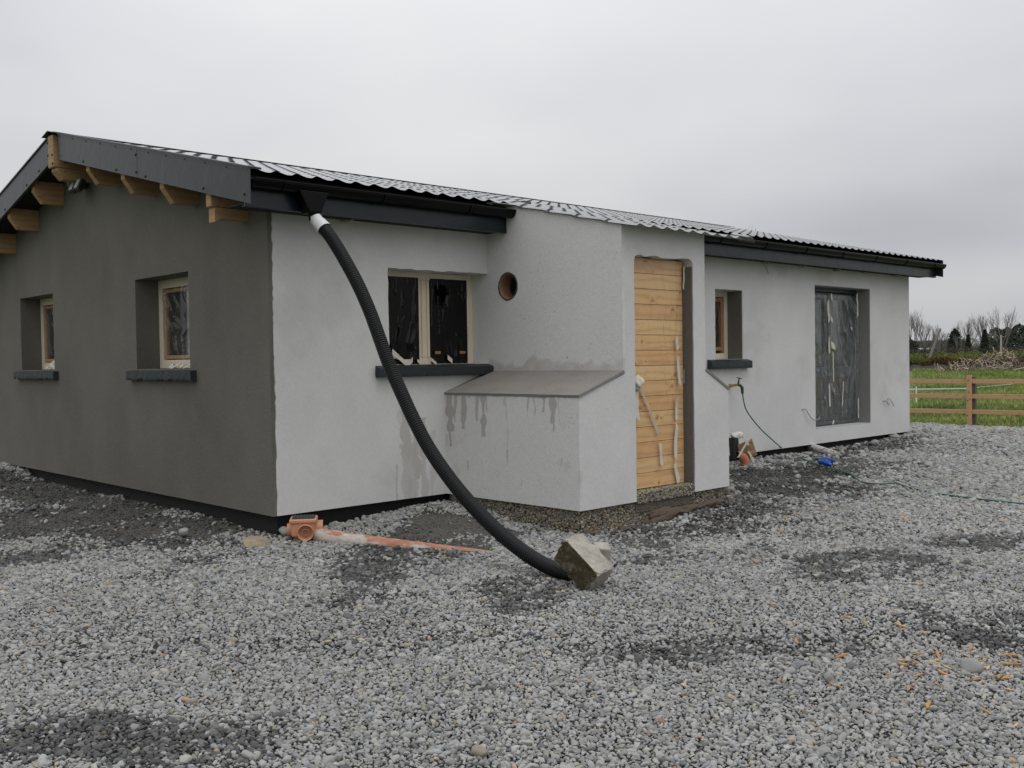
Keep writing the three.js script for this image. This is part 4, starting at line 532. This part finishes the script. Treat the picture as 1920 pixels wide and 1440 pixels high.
{ // wrapped pipe end behind the porch
  const w = thing('wrapped_pipe', 'orange pipe bend with taped brown paper and white cap against the wall', 'pipe', [6.28, -0.12, 0.24]);
  const el = new THREE.TorusGeometry(0.1, 0.058, 16, 20, Math.PI * 0.6); el.rotateZ(-0.3); el.rotateY(-0.5); el.translate(-0.06, 0.045, 0); obj('elbow', el, std(C(0.42, 0.15, 0.08), 0.6), w);
  obj('stub', cyl(V(-0.02, 0.1, -0.06), V(-0.03, 0.36, -0.08), 0.06, 0.06, 20), std(C(0.015), 0.6), w);
  const cap = lump(121, 3, 0.085, 0.055, 0.065, 0.4, 5); cap.translate(0.01, 0.385, -0.06); obj('white_cap', cap, std(C(0.62, 0.6, 0.56), 0.7), w);
  const pa = film(0.2, 0.24, 5, 0.03, 14, 16); pa.rotateY(-0.55); pa.rotateZ(0.5); pa.translate(0.06, 0.21, 0.06); obj('brown_paper', pa, std(C(0.34, 0.23, 0.12), 0.85, { side: THREE.DoubleSide }), w);
  for (const [x, y, r, l, s] of [[-0.07, 0.24, -0.6, 0.26, 1], [-0.03, 0.33, 0.7, 0.14, 4], [0.09, 0.13, 0.5, 0.16, 7]]) { const t = strip(0.03, l, s); t.rotateZ(r); t.rotateY(-0.55); t.translate(x, y, 0.09); obj('tape', t, paperMat, w); }
  const off = withUv(lump(131, 2, 0.14, 0.012, 0.05, 0.3, 3)); const o1 = obj('slate_offcut', off, slateMat); o1.position.set(...onGround(1385, 878, -0.12)); tag(o1, 'flat dark slate offcut lying under the orange pipe bend', 'slate');
  const q = onGround(1414, 869, -0.11), bl = cyl(V(q.x - 0.1, -0.1, q.z + 0.0), V(q.x + 0.12, -0.105, q.z + 0.06), 0.02, 0.02, 14); tag(obj('blue_pipe', bl, std(C(0.03, 0.09, 0.22), 0.5)), 'short blue water pipe end lying beside the orange bend', 'pipe');
  const b = onGround(1551, 876, -0.14), bag = lump(141, 4, 0.125, 0.085, 0.09, 0.42, 7); const bm = obj('blue_bag', bag, phys(C(0.02, 0.085, 0.36), 0.35, {})); bm.position.set(b.x + 0.02, -0.09, b.z - 0.02); bm.rotation.y = 0.7; tag(bm, 'crumpled blue plastic bag on the gravel by the green hose', 'bag');
}
{ // green garden hose
  const pts = [V(6.445, 0.775, 0.17), V(6.46, 0.66, 0.18)];
  for (const [u, v, d] of [[1400, 770, 0.2], [1425, 803, 0.24], [1445, 822, 0.28]]) { const q = ray(u, v), t = (d - EYE.z) / q.z; pts.push(EYE.clone().addScaledVector(q, t)); }
  for (const [u, v] of [[1478, 848], [1505, 860], [1530, 870], [1562, 880], [1595, 889], [1622, 905], [1650, 907], [1678, 906], [1705, 914], [1740, 922], [1790, 930], [1840, 936], [1925, 945], [1980, 949]]) { let q = onGround(u, v, -0.14); q = onGround(u, v, gy(q.x, q.z) + 0.03); pts.push(q); }
  tag(obj('garden_hose', tube(pts, 0.0075, 240, 8), phys(C(0.012, 0.10, 0.062), 0.4, {})), 'thin green garden hose running from the wall tap across the gravel', 'hose');
}
{ // splinters of wood dropped on the stones
  const R = rng(19), mats = [C(0.5, 0.29, 0.09), C(0.45, 0.22, 0.07), C(0.55, 0.38, 0.17), C(0.36, 0.2, 0.09)].map(c => std(c, 0.8));
  const list = []; for (let i = 0; i < 44; i++) list.push([1690 + 230 * Math.pow(R(), 0.8), 1225 + 85 * R() * (0.4 + 0.6 * R())]);
  for (const q of [[1492, 1203], [1578, 1237], [1568, 1295], [1690, 1180], [1820, 1218], [1905, 1262], [1893, 1300], [1700, 1322], [1745, 1155], [1590, 1165], [1672, 1157], [1757, 1410], [1850, 1340], [1905, 1366], [1740, 1330], [905, 1130], [225, 1158], [1450, 1140]]) list.push(q);
  const gs = [0, 1, 2].map(k => { const g = new THREE.BoxGeometry(1, 0.22, 0.28, 6, 1, 2), p = g.attributes.position; for (let i = 0; i < p.count; i++) { const x = p.getX(i), w = 1 - 0.75 * Math.pow(Math.abs(x * 2), 1.5 + k); p.setXYZ(i, x, p.getY(i) * (0.5 + w * 0.5) + 0.05 * vn(x * 4 + k * 9, k), p.getZ(i) * w + 0.1 * vn(x * 3 + k * 5, 2)); } g.computeVertexNormals(); return g; });
  for (const [u, v] of list) { const q = onGround(u, v), m = obj('wood_chip', gs[Math.floor(R() * 3)], mats[Math.floor(R() * 4)]), s = 0.022 + 0.04 * R() * R() + 0.012 * R(); m.scale.set(s * 1.4, s * 0.6, s); m.position.set(q.x, gy(q.x, q.z) + 0.016, q.z); m.rotation.set((R() - 0.5) * 0.5, R() * 6.28, (R() - 0.5) * 0.4); tag(m, 'small splinter of orange wood lying on the grey gravel', 'wood chip', 'wood chips scattered on the gravel'); }
}

// ---------------------------------------------------------------- the paddock: fence, tape, pile, hedge, trees
{
  const f = thing('rail_fence', 'brown timber three rail fence along the edge of the gravel', 'fence', [15.63, -0.2, -0.775], 0.1);
  const zs = [-5.4, -3.6, -1.8, 0, 1.8, 3.6, 5.4];
  for (const z of zs) { obj('cover_board', bx(-0.03, 0.002, 0.02, 1.0, z - 0.05, z + 0.045, 0.004), fenceMat, f); obj('post', bx(0.041, 0.13, -0.3, 0.975, z - 0.005, z + 0.095, 0.006), postMat, f); }
  for (let i = 0; i < zs.length - 1; i++) for (const y of [0.835, 0.545, 0.245]) obj('rail', bx(0.004, 0.039, y, y + 0.088, zs[i] + 0.003, zs[i + 1] - 0.001, 0.004), fenceMat, f);
  const R = rng(6), sm2 = std(C(0.03, 0.02, 0.012), 0.9); for (const z of zs.slice(2, 5)) for (let k = 0; k < 5; k++) { const g = new THREE.SphereGeometry(0.011, 6, 4); g.translate(-0.031, 0.2 + 0.75 * R(), z - 0.035 + 0.06 * R()); obj('knot', g, sm2, f); }
}
{ // white electric fence tape
  const e = thing('electric_fence', 'low white electric fence tape on thin white posts in the paddock', 'fence'), wm = std(C(0.72), 0.6), D = 27;
  const a = atDepth(1690, 727.5, D), b = atDepth(1812, 731.5, D), c = atDepth(1960, 735, D + 6); a.y = b.y = c.y = 0.27; const pts = [a, b, c];
  for (let i = 0; i < 2; i++) { const p = pts[i], q = pts[i + 1], g = new THREE.BoxGeometry(p.distanceTo(q), i ? 0.012 : 0.03, 0.006); g.rotateY(-Math.atan2(q.z - p.z, q.x - p.x)); g.translate((p.x + q.x) / 2, 0.27, (p.z + q.z) / 2); obj('tape', g, wm, e); }
  for (const [u] of [[1718]]) { const p = u < 1800 ? a.clone().lerp(b, (u - 1690) / 122) : b.clone().lerp(c, 0.16); obj('post', cyl(V(p.x, -0.25, p.z), V(p.x, 0.34, p.z), 0.022, 0.018, 8), wm, e); }
}
const FG = -0.25;                                                     // level of the paddock
{ // rough grass: blades in tufts
  const R = rng(51), g = (() => { const a = []; for (let k = 0; k < 7; k++) { const t = R() * 6.28, l = 0.5 + 0.7 * R(), b = 0.16 + 0.4 * R(), c = Math.cos(t), s = Math.sin(t), q = new THREE.BufferGeometry(), w = 0.06; q.setAttribute('position', new THREE.Float32BufferAttribute([-s * w, 0, c * w, s * w, 0, -c * w, c * b * 0.5, l * 0.7, s * b * 0.5, c * b, l, s * b, s * w * 0.5 + c * b * 0.5, l * 0.68, -c * w * 0.5 + s * b * 0.5, c * b * 0.5 - s * w * 0.5, l * 0.7, s * b * 0.5 + c * w * 0.5], 3)); q.setIndex([0, 1, 4, 0, 4, 5, 5, 4, 3]); a.push(q); } const m = mergeGeometries(a); m.computeVertexNormals(); return m; })();
  const ms = [], cs = [], M = new THREE.Matrix4(), Q = new THREE.Quaternion();
  const put = (x, z, s, dry) => { Q.setFromEuler(new THREE.Euler(0, R() * 6.28, 0)); M.compose(V(x, gy(x, z) - 0.035, z), Q, V(s, s * (0.7 + 0.5 * R()), s)); ms.push(M.clone()); const n = clamp(0.5 + 0.8 * fbm(x * 0.6, z * 0.6, 4) * 1.4), l = 0.7 + 0.5 * R(); cs.push(R() < dry ? [0.36 * l, 0.34 * l, 0.13 * l] : [mix(0.11, 0.28, n) * l, mix(0.18, 0.35, n) * l, mix(0.04, 0.085, n) * l]); };
  for (let i = 0; i < 26000; i++) { const z = -7 + 14 * R(), x = edgeX(z) - 0.05 + 6 * Math.pow(R(), 1.3); put(x, z, 0.05 + 0.06 * R() * (fbm(x * 1.3, z * 1.3, 3) > 0.15 ? 2 : 1), 0.2); }
  for (let i = 0; i < 46000; i++) { const d = 24 + 56 * Math.pow(R(), 1.5), a = 0.40 + 0.16 * R(), q = FWD.clone().setY(0).normalize(), r = RGT.clone().setY(0).normalize(); const x = EYE.x + q.x * d + r.x * d * a, z = EYE.z + q.z * d + r.z * d * a; if (x < edgeX(z) + 0.3) continue; put(x, z, (0.07 + 0.07 * R()) * (1 + d / 60), 0.12); }
  const I = new THREE.InstancedMesh(g, std(C(1), 0.85, { side: THREE.DoubleSide }), ms.length); ms.forEach((m, i) => { I.setMatrixAt(i, m); I.setColorAt(i, C(...cs[i])); }); I.name = 'grass'; scene.add(I); setting(I, 'stuff', 'short green paddock grass with dry tufts beyond the rail fence', 'grass');
}
function leafMass(name, label, cat, n, spot2, colour, size, seed, kind = 'stuff') {
  const R = rng(seed), g = new THREE.BufferGeometry(), pos = []; for (let k = 0; k < 9; k++) { const c = V(R() - 0.5, R() - 0.5, R() - 0.5).multiplyScalar(1.6), a = V(R() - 0.5, R() - 0.5, R() - 0.5).normalize(), b = V(R() - 0.5, R() - 0.5, R() - 0.5).normalize(); for (const q of [c.clone().addScaledVector(a, -0.45), c.clone().addScaledVector(b, 0.3), c.clone().addScaledVector(a, 0.45)]) pos.push(q.x, q.y, q.z); }
  g.setAttribute('position', new THREE.Float32BufferAttribute(pos, 3)); g.computeVertexNormals(); const I = new THREE.InstancedMesh(g, std(C(1), 0.9, { side: THREE.DoubleSide }), n), M = new THREE.Matrix4();
  for (let i = 0; i < n; i++) { const p = spot2(R), s = size * (0.6 + 0.8 * R()); M.compose(p, new THREE.Quaternion().setFromEuler(new THREE.Euler(R() * 6, R() * 6, R() * 6)), V(s, s, s)); I.setMatrixAt(i, M); I.setColorAt(i, C(...colour(R, p))); }
  I.name = numbered(name); scene.add(I); setting(I, kind, label, cat); return I;
}
const fH = FWD.clone().setY(0).normalize(), rH = RGT.clone().setY(0).normalize();
const polar = (d, u, y = FG) => EYE.clone().setY(y).addScaledVector(fH, d).addScaledVector(rH, d * (u - 960) / FOC);      // forward distance and photo column -> ground point
{ // hedge bank: bare earth, rusty bracken, green and yellow growth
  const pts = []; const nseg = 60; for (let i = 0; i <= nseg; i++) pts.push(mix(1560, 2100, i / nseg));
  const bank = new THREE.BufferGeometry(), pos = [], idx = []; pts.forEach((u, i) => { for (const [d, y] of [[82, -0.26], [85, 0.02 + 0.1 * vn(i, 3)], [88, 0.3 + 0.12 * vn(i * 0.7, 8)], [95, 0.3], [97, -0.3]]) { const p = polar(d + 0.6 * vn(i * 0.8, d), u, y); pos.push(p.x, p.y, p.z); } }); for (let i = 0; i < nseg; i++) for (let j = 0; j < 4; j++) { const a = i * 5 + j, b = a + 5; idx.push(a, b, a + 1, b, b + 1, a + 1); }
  bank.setAttribute('position', new THREE.Float32BufferAttribute(pos, 3)); bank.setIndex(idx); bank.computeVertexNormals(); setting(obj('earth_bank', withUv(bank), std(C(0.03, 0.022, 0.016), 0.95, { side: THREE.DoubleSide, bumpMap: rep(coarseBump, 0.5), bumpScale: 0.1 })));
  leafMass('hedge', 'low tangled hedge of rusty bracken and yellow green growth across the paddock', 'hedge', 26000, R => { const u = 1560 + 540 * R(), t = R(), d = mix(86.5, 94, t), top = 0.75 + 0.45 * t + 0.25 * fbm(u * 0.06, 3, 3); return polar(d, u, mix(0.0, top, Math.pow(R(), 0.7)) + 0.05); }, (R, p) => { const h = p.y, l = 0.7 + 0.6 * R(), n = fbm(p.x * 0.4 + p.z * 0.3, p.y * 2, 3), q = 0.62 + 0.5 * n; return h > q ? (R() < 0.45 ? [0.17 * l, 0.16 * l, 0.025 * l] : [0.06 * l, 0.10 * l, 0.022 * l]) : R() < 0.5 ? [0.15 * l, 0.062 * l, 0.02 * l] : R() < 0.5 ? [0.05 * l, 0.03 * l, 0.018 * l] : [0.045 * l, 0.07 * l, 0.02 * l]; }, 0.15, 61);
}
{ // heap of cut branches
  const base = polar(70, 1872), h = thing('branch_pile', 'heap of pale cut branches and roots in front of the hedge', 'wood pile', [base.x, FG, base.z]), R = rng(71);
  const mats = [C(0.38, 0.3, 0.23), C(0.25, 0.19, 0.14), C(0.46, 0.39, 0.31), C(0.1, 0.075, 0.055)].map(c => std(c, 0.9));
  const gs = [0, 1, 2, 3].map(k => { const pts = []; for (let i = 0; i <= 5; i++) pts.push(V((i / 5 - 0.5), 0.12 * vn(i * 0.9 + k * 4, k), 0.12 * vn(i * 0.8 + k * 7, 5))); return new THREE.TubeGeometry(new THREE.CatmullRomCurve3(pts), 6, 0.02, 4, false); });
  for (let i = 0; i < 300; i++) { const a = (R() * 2 - 1), x = a * 4.3, hh = 1.6 * Math.pow(1 - Math.min(1, Math.abs(a - 0.05)), 0.75) + 0.12, z = (R() * 2 - 1) * 1.2, y = hh * Math.pow(R(), 0.6) * (1 - Math.abs(z) * 0.3), m = obj('branch', gs[i % 4], mats[Math.floor(R() * 4)], h), l = 0.4 + 1.1 * R(); m.position.copy(rH).multiplyScalar(x).addScaledVector(fH, z).setY(y); m.scale.set(l, 0.9 + 1.3 * R(), 0.9 + 1.3 * R()); m.rotation.set(R() * 6, R() * 6.28, (R() - 0.5) * 1.5); }
}
{ // leaning pole and upright pole
  const p = polar(88, 1735, FG), t = atDepth(1763.5, 616, 88); const m = tag(obj('leaning_pole', cyl(p, t, 0.13, 0.09, 10), std(C(0.2, 0.185, 0.16), 0.9)), 'thick grey wooden pole leaning to one side before the hedge', 'pole'); void m;
  const q = polar(99, 1877, FG), k = atDepth(1877, 628, 99); tag(obj('utility_pole', cyl(q, k, 0.11, 0.09, 10), std(C(0.36, 0.34, 0.31), 0.9)), 'straight pale upright pole standing behind the branch pile', 'pole');
  const s = polar(84, 1753, -0.2); tag(obj('fence_stake', cyl(s, s.clone().setY(0.42), 0.05, 0.045, 8), std(C(0.3, 0.26, 0.2), 0.9)), 'short wooden stake at the foot of the earth bank', 'stake');
}
const barkMat = std(C(0.085, 0.075, 0.068), 0.95), twigMat = std(C(0.17, 0.15, 0.14), 0.95), paleBark = std(C(0.22, 0.2, 0.17), 0.95);
function bareTree(base, H, spread, seed, label, thin = 1, trunkMat = barkMat, cat = 'tree') {
  const R = rng(seed), trunk = [], tw = [];
  (function grow(p, d, len, r, lv) {
    const q = p.clone().addScaledVector(d, len); (lv < 2 ? trunk : tw).push(cyl(p, q, r, r * 0.68, lv < 2 ? 7 : 4, true).toNonIndexed()); if (lv >= 7 || r < 0.006 * thin) return;
    const n = lv < 1 ? 4 : lv < 4 ? 3 : 2; for (let i = 0; i < n; i++) { const s = V(R() - 0.5, (R() - 0.25) * 0.9, R() - 0.5).multiplyScalar((lv < 1 ? 1.3 : 1.05) * spread), e = d.clone().add(s).add(V(0, 0.22, 0)).normalize(); grow(i ? p.clone().lerp(q, 0.55 + 0.45 * R()) : q, e, len * (0.62 + 0.25 * R()), r * (i ? 0.5 : 0.68), lv + 1); }
  })(V(0, -0.3, 0), V(0.06 * (R() - 0.5), 1, 0.06 * (R() - 0.5)).normalize(), H * 0.27, H * 0.016 * thin, 0);
  const g = thing('bare_tree', label, cat, [base.x, base.y, base.z], 0, 'leafless trees beyond the hedge'); obj('trunk', merge(trunk), trunkMat, g); const cg = merge(tw); obj('crown', cg, twigMat, g); cg.computeBoundingBox(); const k = H / cg.boundingBox.max.y; g.scale.setScalar(k); return g;
}
function evergreen(base, H, Wd, seed, label, dark = 1, shape = 1) {
  const R = rng(seed), g = thing('evergreen_tree', label, 'tree', [base.x, base.y, base.z], 0, 'evergreen trees beyond the hedge'), pos = [];
  obj('trunk', cyl(V(0, -0.3, 0), V(0, H * 0.8, 0), 0.025 * H, 0.01 * H, 7), barkMat, g);
  for (let i = 0; i < 1900; i++) { const t = Math.pow(R(), 0.85), a = R() * 6.283, rr = Wd * (shape ? (1 - t) * 0.95 + 0.08 : Math.sqrt(Math.max(0, 1 - Math.pow(2 * t - 0.95, 2))) ) * (0.75 + 0.4 * vn(a * 1.3 + seed, t * 7)) * Math.pow(R(), 0.4), c = V(Math.cos(a) * rr, H * (0.08 + 0.9 * t), Math.sin(a) * rr), s = H * 0.035 * (0.6 + R()); const u = V(R() - 0.5, R() - 0.5, R() - 0.5).normalize(), w = V(R() - 0.5, R() - 0.5, R() - 0.5).normalize(); for (const q of [c.clone().addScaledVector(u, -s), c.clone().addScaledVector(w, s * 0.9), c.clone().addScaledVector(u, s)]) pos.push(q.x, q.y, q.z); }
  const k = new THREE.BufferGeometry(); k.setAttribute('position', new THREE.Float32BufferAttribute(pos, 3)); k.computeVertexNormals(); obj('crown', k, std(C(0.030 * dark, 0.038 * dark, 0.024 * dark), 0.9, { side: THREE.DoubleSide }), g); return g;
}
const topY = (v, u, d) => EYE.y + d * (-(v - (673.8 - (u - 960) * 0.01536)) / FOC);
for (const [u, v, d, sp, seed, lb] of [[1714, 574, 120, 1.0, 3, 'spreading leafless tree rising right beside the house end wall'], [1736, 583, 125, 1.0, 7, 'leafless tree just above the leaning pole foot'], [1757, 606, 150, 0.9, 12, 'small leafless tree behind the tip of the leaning pole'], [1787, 600, 170, 0.9, 17, 'faint leafless tree behind the broad dark evergreen'], [1815, 591, 160, 0.95, 22, 'leafless tree between the two narrow evergreens'], [1847, 583, 160, 0.8, 27, 'leafless tree growing out of the pointed evergreen'], [1878, 573, 150, 0.95, 32, 'tallest leafless tree directly above the pale upright pole'], [1908, 597, 170, 0.95, 37, 'leafless tree among the dark conifer clump'], [1935, 590, 165, 0.9, 41, 'leafless tree past the conifer clump']]) { const b = polar(d, u); bareTree(b, topY(v, u, d) - FG, sp, seed * 5, lb, 1.4); }
for (const [u, v, d, w, seed, dk, sh, lb] of [[1791, 616, 130, 1.15, 2, 1, 0, 'broad dark evergreen with a rounded top behind the hedge'], [1816, 627, 125, 0.9, 4, 1, 1, 'narrow dark evergreen behind the hedge'], [1847, 618, 112, 1.0, 6, 0.75, 1, 'pointed black green conifer behind the branch pile'], [1868, 614, 170, 2.6, 8, 1.5, 0, 'rounded olive conifer left of the pale pole'], [1889, 613, 160, 2.2, 10, 1.2, 0, 'rounded conifer right of the pale pole'], [1912, 607, 165, 2.8, 13, 1.2, 0, 'large round conifer at the end of the clump'], [1940, 607, 165, 2.8, 16, 1.1, 0, 'large round conifer past the clump'], [1709, 636, 118, 1.0, 19, 1.0, 0, 'dark ivy covered evergreen hard against the house end']]) evergreen(polar(d, u), topY(v, u, d) - FG, w, seed, lb, dk, sh);
{ const b = polar(46, 1347); const t = bareTree(b, topY(421, 1347, 46) - FG, 0.85, 23, 'leafless tree showing its twig tips above the roof ridge', 0.9); t.userData.group = undefined; delete t.userData.group; }
for (const [u, d, h, s] of [[1755, 112, 3.2, 4], [1766, 110, 3.8, 9], [1797, 109, 3.6, 14], [1829, 111, 3.3, 19]]) bareTree(polar(d, u), h, 0.6, s * 11, 'thin pale sapling standing behind the hedge', 0.8, paleBark).userData.group = 'thin pale saplings behind the hedge';
// far wood on the rise
const farY = p => FG + hillRise(p.x, p.z);
leafMass('far_woods', 'distant brown and olive wood on the low rise', 'woods', 45000, R => { const d = 210 + 300 * Math.pow(R(), 0.8), p = polar(d, 1540 + 560 * R()); p.y = farY(p) + 3.4 * Math.pow(R(), 0.8) * (0.75 + 0.4 * fbm(p.x * 0.05, p.z * 0.05, 3)); return p; }, (R, p) => { const n = fbm(p.x * 0.03, p.z * 0.03, 3), l = 0.7 + 0.6 * R(); return n > 0.05 ? [0.062 * l, 0.062 * l, 0.046 * l] : [0.085 * l, 0.07 * l, 0.06 * l]; }, 0.45, 83);
leafMass('brushwood', 'brown leafless thicket behind the hedge', 'thicket', 17000, R => { const p = polar(102 + 30 * R(), 1560 + 540 * R(), 0); p.y = FG + 1.95 * Math.pow(R(), 1.2); return p; }, R => { const l = 0.6 + 0.7 * R(); return R() < 0.6 ? [0.062 * l, 0.045 * l, 0.036 * l] : [0.04 * l, 0.042 * l, 0.026 * l]; }, 0.15, 89);
// white houses glimpsed between the trees
for (const [u, v, d, w, h, lb] of [[1736, 661, 190, 4.2, 1.6, 'long low white building behind the leaning pole'], [1778, 662, 200, 1.7, 1.3, 'small white house glimpsed left of the broad evergreen'], [1801, 661, 200, 1.8, 1.4, 'small white house glimpsed right of the broad evergreen'], [1820, 662, 205, 2.0, 1.4, 'small white house glimpsed beside the narrow evergreen'], [1862, 660, 190, 3.0, 1.5, 'white house glimpsed right of the pointed conifer'], [1837, 641, 260, 1.6, 1.0, 'white house high on the rise right of the narrow evergreen'], [1827, 637, 262, 1.3, 0.9, 'white house high on the rise beside its white neighbour'], [1895, 653, 190, 1.2, 2.0, 'white gable glimpsed within the conifer clump']]) {
  const c = atDepth(u, v, d), t = thing('white_house', lb, 'house', [c.x, c.y - h * 0.6, c.z], Math.atan2(-fH.x, -fH.z) + 0.2, 'white houses in the distance');
  obj('wall', bx(-w / 2, w / 2, -2, h * 0.75, -1.2, 1.2), std(C(0.66), 0.9), t); const rg = exX(shp([[-1.35, h * 0.7], [1.35, h * 0.7], [0, h * 1.15]]), -w / 2 - 0.1, w / 2 + 0.1); obj('roof', rg, std(C(0.30, 0.31, 0.33), 0.8), t);
  obj('window', bx(-w * 0.22, -w * 0.22 + 0.3, h * 0.2, h * 0.55, 1.2, 1.22), std(C(0.03), 0.3), t); obj('door', bx(w * 0.15, w * 0.15 + 0.28, -0.3, h * 0.5, 1.2, 1.22), std(C(0.05), 0.5), t);
}

renderer.render(scene, camera);
